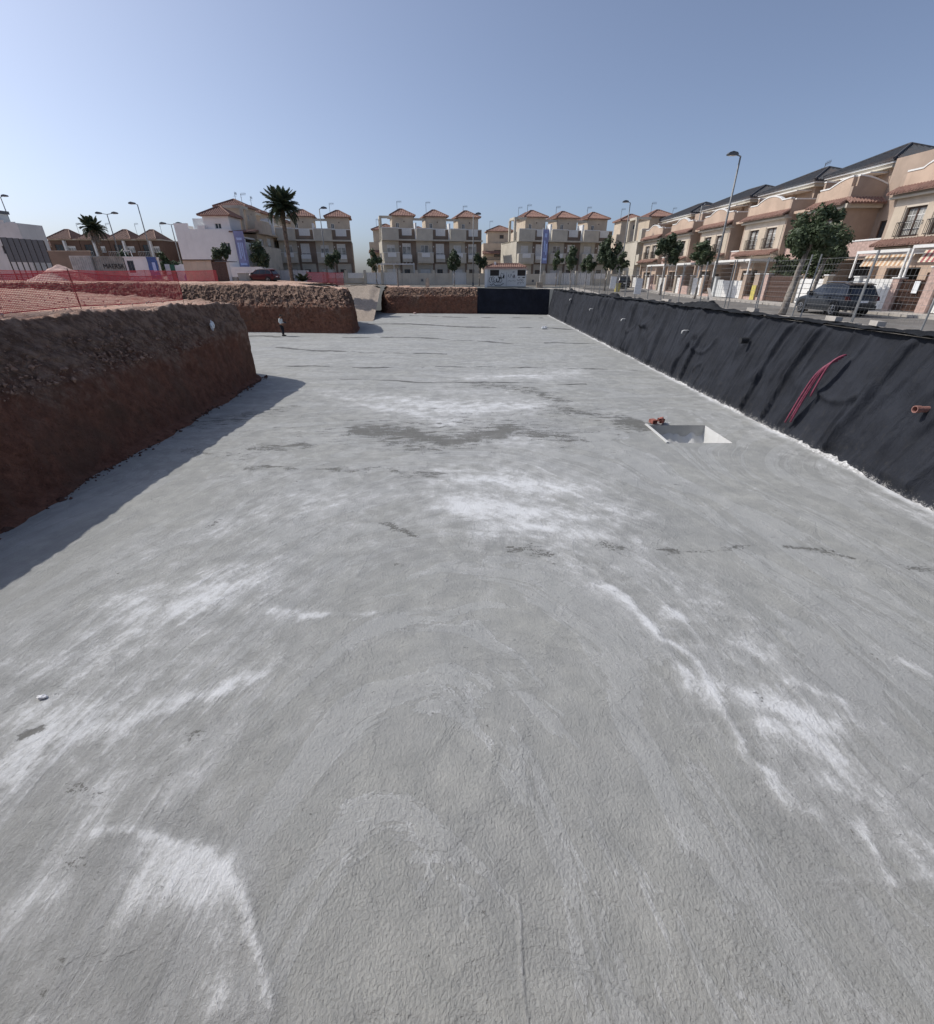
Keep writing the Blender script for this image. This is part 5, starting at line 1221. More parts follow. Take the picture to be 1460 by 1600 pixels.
tree((21.4, 57.3, 3.0), 3.35, 1.75, 1.75, 'round dense street tree left of the tall lamp post', 1, (.1, 0), .12)
tree((21.8, 49.2, 2.9), 3.2, 1.35, 1.05, 'smaller street tree with crown touching the tall lamp post', 2, (.2, 0), .09)
tree((17.3, 66, 3.2), 3.0, 1.6, 1.9, 'dark street tree, largest of the clump by the second lamp post', 3, (0, 0), .1)
tree((19.6, 68, 3.2), 2.6, 1.3, 1.2, 'low street tree at the right side of the clump by the second lamp post', 0, (.2, 0), .09)
tree((15.4, 69, 3.2), 2.4, 1.2, 1.1, 'low street tree at the left side of the clump by the second lamp post', 2, (-.1, 0), .08)
tree((14.0, 72, 3.3), 2.8, 1.25, 1.5, 'loose young street tree between the flag and the tree clump', 2, (.25, 0), .07)
tree((13.1, 79, 3.4), 2.8, .95, 1.35, 'slim young street tree nearest the lilac flag', 0, (.05, 0), .07)
tree((-21.3, 80, 3.7), 2.5, 1.35, 1.6, 'street tree in front of the palm terraces above the orange net', 1, (0, 0), .08)
tree((-15.0, 80.5, 3.6), 2.5, 1.3, 1.55, 'street tree above the top of the gravel ramp', 0, (.05, 0), .08)
tree((-2.7, 80, 3.5), 2.6, 1.35, 1.5, 'street tree in front of the middle terraces', 3, (0, 0), .08)
tree((1.25, 80.5, 3.5), 2.6, 1.25, 1.35, 'street tree left of the graffiti hut beside the thin lamp post', 1, (0, 0), .08)
tree((-30.0, 74, 4.1), 2.3, 1.7, 1.75, 'wide street tree right of the white end house above the red car', 2, (0, 0), .1)
tree((-32.4, 67.5, 4.2), 2.2, 1.3, 1.6, 'tree in front of the white end house behind the site hut', 1, (0, 0), .09)
for i, (x, y, s) in enumerate(((-52, 88, 2.0), (-48.5, 88, 1.6), (-44.5, 86, 1.7), (-60.5, 90, 2.2), (-57, 89, 1.5))):
    tree((x, y, 4.1), 1.5, s, s*.9, ['bushy green tree above the blue banner', 'low bushy tree right of the blue banner', 'dark bushy tree beside the left wall of the white house', 'wide green bush behind the grey shipping container', 'small green bush behind the site cabin'][i], i, (0, 0), .1, group='bushes behind the site cabins')

def frond_mesh(name, L, seed, droop):
    rg = random.Random(seed); mb = MB()
    n = 22; pts = []
    for k in range(n+1):
        s = k/n; pts.append(Vector((L*(s - .12*droop*s*s), 0, L*(.22*s - droop*.62*s*s))))
    mb.tube(pts, [.045*(1-.85*k/n) for k in range(n+1)], 4, False)
    for k in range(2, n+1):
        s = k/n; l = L*.20*math.sin(math.pi*min(1, .14+s*.86))**.7*1.25
        for sd in (-1, 1):
            for h in (0, .5):
                p = pts[k]*(1-h) + pts[k-1]*h; d = Vector((.75, sd*.9, -.28 + rg.uniform(-.12, .12))).normalized()*l*rg.uniform(.85, 1.1)
                w = Vector((.055, 0, .02))
                mb.add([p-w, p+w, p+d*.55+w*.8+Vector((0,0,.03)), p+d, p+d*.55-w*.8+Vector((0,0,.03))], [(0,1,2,3,4)])
    return mb.mesh(name, M['palm_leaf'], fix=False)
def palm(base, H, L, label, nf, seed, lean=(0, 0), r=.24, shag=False):
    t = thing('palm_tree', label, 'palm', base)
    rg = random.Random(seed); mb = MB(); n = 26
    pts = [Vector((lean[0]*(k/n)**1.4, lean[1]*(k/n)**1.4, H*k/n)) for k in range(n+1)]
    mb.tube(pts, [r*(1.15 if k < 2 else (.95 + (.10 if k % 2 else -.03))) * (1.0 if k < n-3 else 1.35) for k in range(n+1)], 10)
    mb.build('trunk', M['palm_bark'], t)
    fm = [frond_mesh('frond', L, seed+j, dr) for j, dr in enumerate((.35, .7, 1.1))]
    top = pts[-1]
    for k in range(nf):
        s = k/nf; a = k*2.39996 + rg.uniform(-.2, .2); el = R(82) - R(118)*s**.85
        o = link_mesh('frond', fm[0 if s < .4 else (1 if s < .75 else 2)], t)
        o.location = top + Vector((0, 0, .1)); q = rg.uniform(.85, 1.08)*(1 if s > .15 else .85); o.scale = (q, q, q); o.rotation_euler = (rg.uniform(-.3, .3), -el, a)
    if shag:
        sk = MB()
        for k in range(260):
            a = rg.uniform(0, 6.28); z = rg.uniform(-1.5, 0); p = top + Vector((math.cos(a)*.3, math.sin(a)*.3, z)); d = Vector((math.cos(a)*.35, math.sin(a)*.35, -.7))
            w = Vector((-math.sin(a), math.cos(a), 0))*.05; sk.add([p-w, p+w, p+d], [(0,1,2)])
        so = sk.build('dry_skirt', M['bark'], t, fix=False)
    return t
palm((-25.2, 71.5, 4.0), 9.0, 2.7, 'tall date palm standing before the cream terraces', 66, 4, (.1, 0), .27)
palm((-56.4, 79.0, 4.2), 7.0, 2.1, 'shaggy fan palm in front of the brown villas', 44, 9, (-.1, 0), .26, True)
pp = thing('shrub', 'spiky low shrub at the foot of the tall date palm', 'shrub', (-23.9, 72, 4.1))
fm = frond_mesh('frond', 1.5, 77, .7)
for k in range(16):
    o = link_mesh('frond', fm, pp); o.rotation_euler = (0, -R(62) + R(50)*(k/16), k*2.4); o.location = (0, 0, .1)

# ------------------------------------------------------------------ lamp posts
def lamp_post(base, H, label, side=-1, double=False, s=1.0, group='street lamps'):
    t = thing('street_lamp', label, 'street lamp', base, 0, group)
    MB().tube([(0,0,0),(0,0,H*.5),(0,0,H)], [.10*s, .085*s, .06*s], 8).build('pole', M['steel'], t, smooth=True)
    MB().tube([(0,0,0),(0,0,.5)], [.15*s, .13*s], 8).build('pole_base', M['lamp'], t)
    for sd in ((-1, 1) if double else (side,)):
        a = MB().bar((0, 0, H-.02), (sd*(.5+.5*double), 0, H+.12), .07).build('arm', M['steel'], t)
        h = MB(); x0, x1 = (.25+.5*double), (1.15+.5*double)
        prof = [(x0, .0), (x0+.12, .16), (x0+.5, .24), (x1-.1, .16), (x1, .04), (x1-.05, -.03), (x0+.1, -.04)]
        h.prism([(sd*p, H+.08+q) for p, q in prof], 'y', -.2, .2)
        ho = h.build('lamp_head', M['lamp'], t)
        bx('diffuser', M['shutter'], ho, min(sd*(x0+.2), sd*(x1-.15)), max(sd*(x0+.2), sd*(x1-.15)), -.15, .15, H+.015, H+.038)
    return t
lamp_post((22.6, 47.9, 2.9), 10.95, 'tall leaning street lamp in front of the right townhouses', -1, s=1.1)
lamp_post((23.2, 80, 3.3), 11.1, 'street lamp rising behind the clump of trees near the bend', -1)
lamp_post((.25, 79.8, 3.5), 9.4, 'thin street lamp left of the graffiti hut', 1)
lamp_post((-22.6, 80.2, 3.7), 10.0, 'thin street lamp in front of the palm terraces', 1)
lamp_post((-46.4, 75.2, 4.1), 9.6, 'street lamp standing behind the blue banner at the left', -1)
lamp_post((-45.4, 80.5, 4.1), 7.7, 'small twin headed street lamp left of the white end house', double=True)
lamp_post((-54.6, 80.4, 4.1), 9.0, 'twin headed street lamp beside the shaggy palm', double=True)
lamp_post((-70.6, 81.5, 4.1), 11.3, 'street lamp at the left edge in front of the modern house', 1)
lamp_post((29.5, 70, 3.3), 9.6, 'street lamp whose head shows above the white scalloped parapet', 1)

# ------------------------------------------------------------------ wire fence panels on the right
def fence_panel_meshes(w, h):
    post = MB().tube([(0,0,0),(0,0,h+.12)], .024, 6).mesh('post', M['steel'])
    wr = MB()
    for k in range(11): z = .12 + (h-.15)*k/10; wr.bar((0,0,z),(w,0,z),.006)
    n = int(w/.16)
    for k in range(1, n): wr.bar((w*k/n,0,.1),(w*k/n,0,h),.003)
    wire = wr.mesh('wire_mesh', M['steel'], fix=False)
    foot = MB().box(-.35, .35, -.12, .12, 0, .14).mesh('foot_block', M['paving'], fix=False)
    return post, wire, foot
FP = fence_panel_meshes(2.6, 1.95)
y = 13.4; k = 0
rgf = random.Random(5)
while y < 71:
    z = float(wall_top(y)) + .02
    x = 12.25 + rgf.uniform(-.12, .12) - .004*(y-14)
    t = thing('fence_panel', (['wire mesh fence panel nearest the right edge of the photo'] + ['%s wire fence panel along the black sheeting, counted from the right edge' % w_ for w_ in ('second','third','fourth','fifth','sixth','seventh','eighth','ninth','tenth','eleventh','twelfth','thirteenth','fourteenth','fifteenth','sixteenth','seventeenth','eighteenth','nineteenth','twentieth','twenty-first')] + ['farthest wire fence panel along the black sheeting, by the graffiti hut']*5)[k], 'fence panel', (x, y, z), math.atan2(2.6, rgf.uniform(-.1, .1)), 'wire fence panels along the pit edge')
    a = link_mesh('post', FP[0], t); b = link_mesh('post', FP[0], t); b.location = (2.6, 0, 0); w = link_mesh('wire_mesh', FP[1], t); f = link_mesh('foot_block', FP[2], t); f.location = (0, 0, -.1)
    tl = R(rgf.uniform(-2.5, 2.5)); t.rotation_euler = (tl, 0, t.rotation_euler[2])
    y += 2.68; k += 1
for i, (y, h, lab) in enumerate(((14.4, .5, 'pale concrete block on the hem at the right edge'), (16.2, .55, 'pale concrete block weighing down the hem below the parked car'), (21.0, .5, 'pale concrete block near the leaning tree foot'), (30.5, .6, 'pale kerb piece lying askew on the hem'))):
    o = MB().box(-.11, .11, -h/2, h/2, 0, .13).build('concrete_block', M['paving'], fix=False); o.location = (11.85, y, float(wall_top(y))+.10); o.rotation_euler = (0, .06, .2*(i-1.5)); tag(o, lab, 'block', 'blocks weighing down the sheeting')
for i, (x, y, lab) in enumerate(((12.35, 44.5, 'white paper notice wired to the fence before the dark car'), (12.3, 37.5, 'larger white notice on the fence right of the dark car'))):
    o = bx('notice', M['paperwhite'], None, -.3, .3, -.012, .012, 0, .95+.1*i); o.location = (x, y, float(wall_top(y))+.55 - .25*i); o.rotation_euler = (0, .05, R(20)); tag(o, lab, 'notice', 'white notices on the fence')
o = MB().bar((0,0,0), (1.1, 3.2, .75), .16, .05).build('plank', M['paving']); o.location = (13.0, 27, 3.5); tag(o, 'pale plank propped against the wire fence near the yellow meter door', 'plank')

# things fixed to the sheeting
def conduit(pts, label):
    o = MB().tube(pts, .03, 8).build('conduit', M['conduit'], smooth=True); tag(o, label, 'conduit', 'magenta conduits hanging on the black sheeting')
def cpath(dx, l):
    out = []
    for k in range(15):
        s = k/14
        yv = 14.5 + dx*.025 + .62*s*l + .04*s*dx; z = 2.72 - dx*.05 - 2.2*l*(s**1.5) 
        out.append((11.30 - .28*math.sin(min(1, s*2.2)*math.pi/2) - .22*s*l - .035*dx, yv, z))
    return out
conduit(cpath(0, 1.0), 'magenta conduit hanging lowest on the black sheeting')
conduit(cpath(1, .92), 'magenta conduit hanging in the middle of the bundle on the sheeting')
conduit(cpath(2.4, .97), 'magenta conduit nearest the right edge of the bundle on the sheeting')
conduit(cpath(-1.2, .60), 'shortest magenta conduit, topmost of the bundle on the sheeting')
pv = thing('pipe_stub', 'orange drain pipe stub poking out of the black sheeting', 'pipe', (11.25, 11.25, 1.97))
mb = MB(); n = 14
ring = lambda x, r: [(x, r*math.cos(2*math.pi*k/n), r*math.sin(2*math.pi*k/n)) for k in range(n)]
prof = [(.35, .075), (-.12, .075), (-.14, .09), (-.26, .09), (-.26, .07), (.2, .065)]
vs = sum([ring(x, r) for x, r in prof], []); fs = [(a*n+k, a*n+(k+1) % n, (a+1)*n+(k+1) % n, (a+1)*n+k) for a in range(5) for k in range(n)]
mb.add(vs, fs).build('pipe', M['pvc'], pv, smooth=False); MB().tube([(.1,0,0),(.16,0,0)], .068, 14).build('inner_shade_disc', M['deepshade'], pv)  # dark disc painted as the shade inside the pipe mouth
for i, (y, z, lab) in enumerate(((25.6, 2.35, 'grey pipe elbow poking out of the sheeting, nearest the sump'), (36.0, 2.1, 'white pipe elbow near the swagged fold of the sheeting'), (46, 2.2, 'small white pipe stub on the far part of the sheeting'), (56, 2.6, 'tiny white pipe stub farthest along the sheeting'))):
    lx = 10.85 + float(np.interp(y, [0, 25, 70], [1.0, .85, .55]))*z/3.4
    o = MB().tube([(lx+.1,y,z),(lx-.30,y,z+.01),(lx-.36,y,z-.02),(lx-.38,y,z-.14)], .036, 8).build('pipe_elbow', M['shutter'], smooth=True); tag(o, lab, 'pipe', 'pipe elbows in the sheeting')
o = MB().tube([(11.05, 19.9, 2.55), (11.35, 19.9, 2.55)], .12, 12).build('pipe_end', M['plastic_blk'], smooth=False); tag(o, 'black pipe mouth in the sheeting above the sump', 'pipe')
# ------------------------------------------------------------------ plastic safety nets on iron pins
def net(points, h, label, sp=.06, w=.017, bow=.10, post_r=.014, seed=1, tilt=.0):
    P = [Vector(p) for p in points]
    t = thing('safety_net', label, 'safety net', P[0])
    rg = random.Random(seed); o = P[0]
    def at(i, u, v):                      # span i, 0..1 along, 0..1 up
        a, b = P[i]-o, P[i+1]-o
        n = Vector((-(b-a).y, (b-a).x, 0)).normalized()
        q = a.lerp(b, u); sag = -bow*h*math.sin(u*math.pi)*(.35+.65*v)
        return q + Vector((0, 0, h*v + sag*(v > 0))) + n*(.07*math.sin(u*9+seed)*math.sin(v*math.pi) + tilt*v)
    mb = MB(); rows = int(h/.052)
    for i in range(len(P)-1):
        L = (P[i+1]-P[i]).length; cols = int(L/sp); seg = max(6, int(L/.5))
        for r in range(rows+1):
            v = .03 + .95*r/rows; ww = w*(2.0 if r in (0, rows) else .8)
            for k in range(seg):
                a, b = at(i, k/seg, v), at(i, (k+1)/seg, v); mb.add([a-Vector((0,0,ww/2)), b-Vector((0,0,ww/2)), b+Vector((0,0,ww/2)), a+Vector((0,0,ww/2))], [(0,1,2,3)])
        d = (P[i+1]-P[i]).normalized()*w/2
        for c in range(cols+1):
            for s in range(4):
                a, b = at(i, c/cols, .03+.95*s/4), at(i, c/cols, .03+.95*(s+1)/4); mb.add([a-d, a+d, b+d, b-d], [(0,1,2,3)])
    mb.build('mesh_strands', M['net'], t, fix=False)
    for p in P:
        q = p-o; MB().tube([q-Vector((0,0,.25)), q+Vector((rg.uniform(-.05,.05), rg.uniform(-.05,.05)+tilt*.0, h*1.07))], post_r, 6).build('iron_pin', M['rust'], t)
    return t
net([(-13.5,5.0,3.93),(-13.65,10.6,3.95),(-13.75,17.4,3.93),(-13.95,24.1,3.86)], 1.12, 'red plastic safety net along the top of the near earth block')
net([(-70,60,4.5),(-54,58.4,4.45),(-44,57.2,4.42),(-36,56.3,4.4),(-27.5,55.2,4.4)], 1.05, 'second red safety net across the bare lot beyond the trench', .10, .026, .06, .02, 3)
net([(-24.6,76.3,3.7),(-22.2,76.4,3.66),(-19.2,76.5,3.62)], 1.75, 'faded orange safety net on the street edge left of the gravel ramp', .10, .024, .03, .02, 5)
for i in range(9):
    x = -36.4 + i*3.9
    if i == 4 or i == 5: continue
    t = thing('fence_panel', ['wire fence panel in front of the white end house', 'wire fence panel left of the tall palm foot', 'wire fence panel right of the tall palm foot', 'wire fence panel beside the orange net', '', '', 'wire fence panel right of the gravel ramp top', 'wire fence panel before the middle terrace gate', 'wire fence panel left of the graffiti hut'][i], 'fence panel', (x, 76.6, 3.55 + .45*float(sstep(-14, -27, x))), 0, 'wire fence panels on the far street edge')
    a = link_mesh('post', FP[0], t); b = link_mesh('post', FP[0], t); b.location = (2.6, 0, 0); link_mesh('wire_mesh', FP[1], t)
hb = thing('hoarding', 'pale sheet hoarding behind the wire fence at the palm foot', 'hoarding', (-30.2, 77.2, 3.95))
for k in range(6): bx('board', M['greywhite'], hb, k*.95, k*.95+.93, -.02, .02, .1, 1.7)
o = MB().prism([(-.28,0),(.28,0),(.26,1.0),(.16,1.22),(-.16,1.22),(-.26,1.0)], 'y', -.2, .2).build('marker_post', M['stone_beige']); o.location = (-6.55, 75.6, 3.42); tag(o, 'stubby concrete marker post at the edge of the earth cut', 'post')
o = MB().tube([(0,0,0),(0,0,2.5)], .12, 8).build('wooden_post', M['bark']); o.location = (-11.1, 76.8, 3.45); tag(o, 'rough wooden post standing right of the gravel ramp top', 'post')

# ------------------------------------------------------------------ graffiti hut, flag
def hut():
    t = thing('utility_hut', 'low white utility hut covered in graffiti with two dark vents at the pit end', 'hut', (1.95, 74.4, 3.42), R(-2))
    W, Hh = 6.0, 2.36
    v1 = (.75, 2.05, 1.5, 2.25); v2 = (4.7, 5.85, 1.5, 2.25)
    MB().walls(.38, W, 0, Hh, 0, .2, [v1, v2]).box(.0, .2, .2, 2.4, 0, Hh).box(W-.2, W, .2, 2.4, 0, Hh).box(.2, W-.2, 2.2, 2.4, 0, Hh).build('wall', M['greywhite'], t, fix=False)
    bx('corner_pier', M['white'], t, -.02, .377, -.05, .2, 0, Hh)
    for v in (v1, v2):
        f = bx('vent', M['blinds'], t, v[0], v[1], .12, .16, v[2], v[3])
        for k in range(6): bx('louvre', M['blinds'], f, v[0], v[1], .05, .118, v[2]+.03+k*.12, v[2]+.11+k*.12)
    MB().box(-.15, W+.15, -.2, 2.55, Hh+.003, Hh+.17).build('roof_slab', M['pinkbrick'], t, fix=False)
    hip_roof(t, .1, W-.1, .1, 2.4, Hh+.28, .36, M['oldtile'], 3.6)
    bx('roof_vent', M['white'], t, 1.3, 1.6, 1.0, 1.3, Hh+.4, Hh+.95)
    bx('door_joint', M['lamp'], t, 3.12, 3.15, -.006, -.001, 0, 2.0); bx('plinth', M['greygreen'], t, .38, W, -.03, -.002, 0, .16)
    rg = random.Random(12)
    def stroke(pts, w, m):
        mb = MB()
        for (x0, z0), (x1, z1) in zip(pts[:-1], pts[1:]): mb.bar((x0, -.006, z0), (x1, -.006, z1), .006, w)
        mb.build('graffiti', m, t, fix=False)
    def squig(x, z, sx, sz, n, w, m, s):
        r = random.Random(s); p = [(x + sx*(k/n) + r.uniform(-.12, .12), z + sz*math.sin(k*1.9 + s)*r.uniform(.5, 1)) for k in range(n+1)]; stroke(p, w, m)
    stroke([(.75,.42),(1.0,.26),(1.25,.5),(1.55,.24),(1.9,.3),(2.3,.27),(2.75,.52)], .07, M['ink'])
    for k, x in enumerate((.7, 1.05, 1.35, 1.75, 2.1)):
        c = (x+.15, .98 + .05*(k % 2)); a = [(c[0]+.2*math.cos(q*.7+k)*(1+.3*(q % 2)), c[1]+.36*math.sin(q*.7+k)) for q in range(8)]
        stroke(a, .06 if k != 3 else .12, M['ink'])
    squig(2.2, 1.35, .6, .35, 9, .09, M['ink'], 3); squig(2.3, 1.75, .5, .2, 6, .06, M['greyink'], 4); squig(3.3, .85, 1.3, .10, 8, .04, M['greyink'], 5); squig(3.3, 1.5, 1.0, .35, 8, .05, M['greyink'], 6)
    stroke([(4.1,1.2),(4.25,1.62),(4.35,1.2)], .08, M['ink']); squig(4.75, .95, 1.0, .08, 8, .08, M['greyink'], 8); squig(4.8, .6, .95, .25, 9, .04, M['greyink'], 9)
    stroke([(5.25,1.0),(5.25,1.32)], .14, M['ink']); stroke([(5.45,1.28),(5.8,1.3)], .12, M['ink']); stroke([(4.85,1.28),(5.05,1.3)], .09, M['ink'])
    stroke([(4.0,1.95),(4.1,2.1),(4.25,2.05),(4.15,1.9),(4.0,1.95)], .05, M['greyink'])
hut()
fl = thing('flag', 'lilac vertical flag on a white pole standing in a concrete block', 'flag', (10.25, 76.6, 3.44))
MB().box(-.45, .45, -.4, .4, -.1, .62).build('base_block', M['stone_beige'], fl, fix=False); MB().tube([(0,0,.62),(0,0,7.6)], .05, 8).build('pole', M['trim'], fl)
V = np.zeros((26, 8, 3))
for i in range(26):
    for j in range(8): V[i, j] = (.06 + j*.115, .05*math.sin(i*.5+j*.8), 3.1 + i*.172)
co = grid_mesh('cloth', V, M['lilac'], parent=fl)
bx('top_arm', M['trim'], fl, 0, .9, -.02, .02, 7.42, 7.47)
for k, (a, b, c, d) in enumerate(((.25,.45,4.6,6.0),(.52,.7,4.2,5.6),(.2,.75,3.5,3.8),(.3,.65,6.4,6.9))): bx('print', M['skyblue'], co, a, b, -.066, -.060, c, d)

# ------------------------------------------------------------------ site cabins and clutter at the left
def text_mesh(txt, size, m, parent, loc, rot):
    c = bpy.data.curves.new('lettering', 'FONT'); c.body = txt; c.size = size; c.extrude = .004
    o = bpy.data.objects.new('lettering_source', c); col.objects.link(o)
    dg = bpy.context.evaluated_depsgraph_get(); me = bpy.data.meshes.new_from_object(o.evaluated_get(dg)); me.name = 'lettering'
    bpy.data.objects.remove(o); me.materials.clear(); me.materials.append(m)
    t = link_mesh('lettering', me, parent); t.location = loc; t.rotation_euler = rot; return t
def container(x0, x1, y, z, h, d, m, label, name='shipping_container', rz=0.0):
    t = thing(name, label, 'container', (x0, y, z), rz); W = x1-x0
    mb = MB(); n = int(W/.26); p = W/n; prof = []
    for k in range(n): prof += [(k*p, 0), (k*p+p*.3, 0), (k*p+p*.45, .05), (k*p+p*.85, .05)]
    prof.append((W, 0)); vs = [(a, b, .15) for a, b in prof] + [(a, b, h-.12) for a, b in prof]; q = len(prof)
    mb.add(vs, [(k, k+1, q+k+1, q+k) for k in range(q-1)]).build('corrugated_side', m, t, fix=False)
    MB().box(0, W, .06, d, .15, h-.13).build('body', m, t, fix=False); bx('top_rail', m, t, -.03, W+.03, -.03, d, h-.12, h); bx('bottom_rail', m, t, -.03, W+.03, -.03, d, 0, .148)
    for a in (-.04, W-.08): bx('corner_post', m, t, a, a+.12, -.035, .055, .15, h-.122)
    return t
container(-48.2, -45.75, 62, 4.35, 2.7, 2.4, M['containerpale'], 'pale ribbed shipping container, left of the lettered one')
c2 = container(-45.6, -42.1, 62.3, 4.35, 2.65, 2.4, M['containergrey'], 'grey shipping container with dark lettering behind the red net')
text_mesh('MAERSK', .72, M['ink'], c2, (.9, -.035, 1.35), (R(90), 0, 0))
cb = thing('site_cabin', 'white site cabin with dark blue window between container and blue banner', 'cabin', (-42.0, 62.4, 4.35))
MB().walls(0, 2.9, 0, 2.5, 0, .1, [(.25, 1.05, .9, 2.2)]).box(0, .1, .1, 2.2, 0, 2.5).box(2.8, 2.9, .1, 2.2, 0, 2.5).box(.1, 2.8, 2.1, 2.2, 0, 2.5).build('wall', M['white'], cb, fix=False)
bx('roof', M['trim'], cb, -.06, 2.96, -.06, 2.26, 2.503, 2.62); window(cb, .25, 1.05, .9, 2.2, 0, M['lamp'], M['carglass'], 1, .05)
f = MB().bar((.1,.4,2.62),(.0,.4,3.3),.06).bar((.9,.4,2.62),(.8,.4,3.3),.06).bar((.0,.4,3.27),(.8,.4,3.27),.06).build('roof_frame', M['trim'], cb)
bb = thing('banner', 'blue banner sheet hung on a frame beside the white site cabin', 'banner', (-39.0, 62.0, 4.35))
V = np.zeros((16, 8, 3))
for i in range(16):
    for j in range(8): V[i, j] = (j*.17, .05*math.sin(i*.7+j), .25 + i*.155)
bc = grid_mesh('cloth', V, M['blue'], parent=bb)
for k in (0, 1.2): MB().tube([(k, .06, 0), (k, .06, 2.65)], .03, 6).build('pole', M['steel'], bb)
bx('print', M['skyblue'], bc, .55, .95, -.07, -.062, 1.0, 2.0); bx('print', M['skyblue'], bc, .5, .9, -.07, -.062, .5, .62)
wl = thing('site_fence', 'low white site panels with one green panel right of the blue banner', 'hoarding', (-38.2, 64, 4.3))
for k in range(7): bx('panel', M['greenpaint'] if k == 1 else M['white'], wl, k*.62, k*.62+.6, -.03, .03, 0, 1.9 - .05*(k % 3))
bt = thing('water_tank', 'small blue and white water tank beside the cream site hut', 'tank', (-35.2, 62.5, 4.3))
MB().prism([(0,0),(1.25,0),(1.3,.5),(1.1,.85),(.15,.85),(-.05,.5)], 'y', 0, .9).build('tank_body', M['blue'], bt); bx('lid', M['white'], bt, .1, 1.15, -.02, .92, .853, 1.05)
sh = thing('site_hut', 'cream flat roofed site hut with brown side standing on the bare lot', 'hut', (-33.6, 60, 4.3), R(-3))
MB().box(0, 3.4, 0, .1, 0, 2.2).box(0, .1, .1, 2.6, 0, 2.2).box(.1, 3.4, 2.5, 2.6, 0, 2.2).build('wall', M['cream'], sh, fix=False)
bx('side_panel', M['brown'], sh, 3.403, 5.2, -.02, .1, 0, 2.05); bx('side_panel', M['greywhite'], sh, 5.21, 5.5, -.02, .1, 0, 2.0); bx('roof', M['darkwood'], sh, -.1, 3.9, -.15, 2.7, 2.203, 2.3); bx('roof', M['lamp'], sh, 3.91, 5.5, -.12, 2.0, 2.06, 2.13)
for k in range(1, 4): bx('joint_strip', M['pale'], sh, k*.85-.02, k*.85+.02, -.015, -.001, 0, 2.2)
for k in range(2): bx('door_leaf', M['darkwood'], sh, 3.5+k*.8, 3.5+k*.8+.77, -.05, -.022, .05, 1.95)
bn = thing('waste_bin', 'grey green waste bin with white lid right of the cream site hut', 'bin', (-26.8, 60, 4.25))
MB().prism([(-.42,0),(.42,0),(.52,.95),(-.52,.95)], 'y', -.4, .4).build('bin_body', M['greygreen'], bn); bx('lid', M['white'], bn, -.58, .58, -.48, .48, .953, 1.12)
o = MB().box(-.4,.4,-.3,.3,0,.55).build('crate', M['pale'], fix=False); o.location = (-28.0, 60.3, 4.25); tag(o, 'small pale crate between the site hut and the waste bin', 'crate')
bw = thing('boundary_wall', 'brown rendered boundary wall left of the pale container', 'wall', (-55.5, 68, 4.2))
bx('render', M['taupe'], bw, 0, 5.4, 0, .3, 0, 3.55); bx('coping', M['stone_beige'], bw, -.05, 5.45, -.04, .34, 3.553, 3.65)
yb = thing('waste_bin', 'small yellow bin behind the fence near the white notices', 'bin', (18.4, 64, 3.1)); MB().prism([(-.25,0),(.25,0),(.3,.9),(-.3,.9)], 'y', -.25, .25).build('bin_body', M['yellow'], yb); bx('lid', M['yellow'], yb, -.33, .33, -.3, .3, .902, .98)

def lumps(name, pts, sizes, m, seed):
    """many small irregular lumps in one mesh"""
    rg = np.random.RandomState(seed); n = len(pts)
    base = np.array([(1,0,0),(-1,0,0),(0,1,0),(0,-1,0),(0,0,.8),(0,0,-.8)], float)
    tri = np.array([(0,2,4),(2,1,4),(1,3,4),(3,0,4),(2,0,5),(1,2,5),(3,1,5),(0,3,5)])
    V = base[None]*rg.uniform(.55, 1.25, (n, 6, 1)); a = rg.uniform(0, 6.28, n); ca, sa = np.cos(a), np.sin(a)
    V = V*rg.uniform(.7, 1.2, (n, 1, 3))*np.array(sizes)[:, None, None]
    V = np.stack([V[...,0]*ca[:,None]-V[...,1]*sa[:,None], V[...,0]*sa[:,None]+V[...,1]*ca[:,None], V[...,2]], -1) + np.array(pts)[:, None]
    F = (tri[None] + (np.arange(n)*6)[:, None, None]).reshape(-1, 3)
    me = bpy.data.meshes.new(name); me.from_pydata(V.reshape(-1, 3).tolist(), [], F.tolist()); me.materials.append(m); me.update()
    o = link_mesh(name, me); tag(o, kind='stuff'); return o
rgn = np.random.RandomState(4)
M['clod'] = simple('dry_clod', (0.29, 0.185, 0.135), .95, var=.4, vs=5, bump=.01); M['clod_dark'] = simple('damp_clod', (0.11, 0.058, 0.042), .95, var=.4, vs=5, bump=.01); M['clod_pale'] = simple('pale_rubble', (0.52, 0.36, 0.31), .95, var=.25, vs=4, bump=.01)
yv = rgn.uniform(1.5, 25.6, 700); fx = np.interp(yv, [0, 8.6, 12, 17.5, 23.5, 25.6], [-10.2,-10.35,-10.6,-10.9,-11.35,-11.5]) + .15 + np.abs(rgn.normal(0, .16, 700))
lumps('earth_clods', np.stack([fx, yv, np.full(700, .02)], -1), rgn.uniform(.015, .055, 700)*(1+1.4*(rgn.rand(700) > .95)), M['clod_dark'], 1)
yv = rgn.uniform(0, 24, 3600); s = rgn.rand(3600); bxx = np.interp(yv, [0,8.6,12,17.5,23.3], [-10.65,-10.95,-11.15,-11.35,-11.7]); cxx = np.interp(yv, [0,12,22.6], [-11.8,-12.1,-12.25])
lumps('earth_clods', np.stack([bxx + (cxx-bxx)*s, yv, 2.3 + 1.5*s], -1) + rgn.normal(0, .04, (3600, 3)), rgn.uniform(.015, .075, 3600)*(1+.9*(rgn.rand(3600) > .93)), M['clod'], 2)
xv = rgn.uniform(-60, -11.8, 1800); s = rgn.rand(1800)
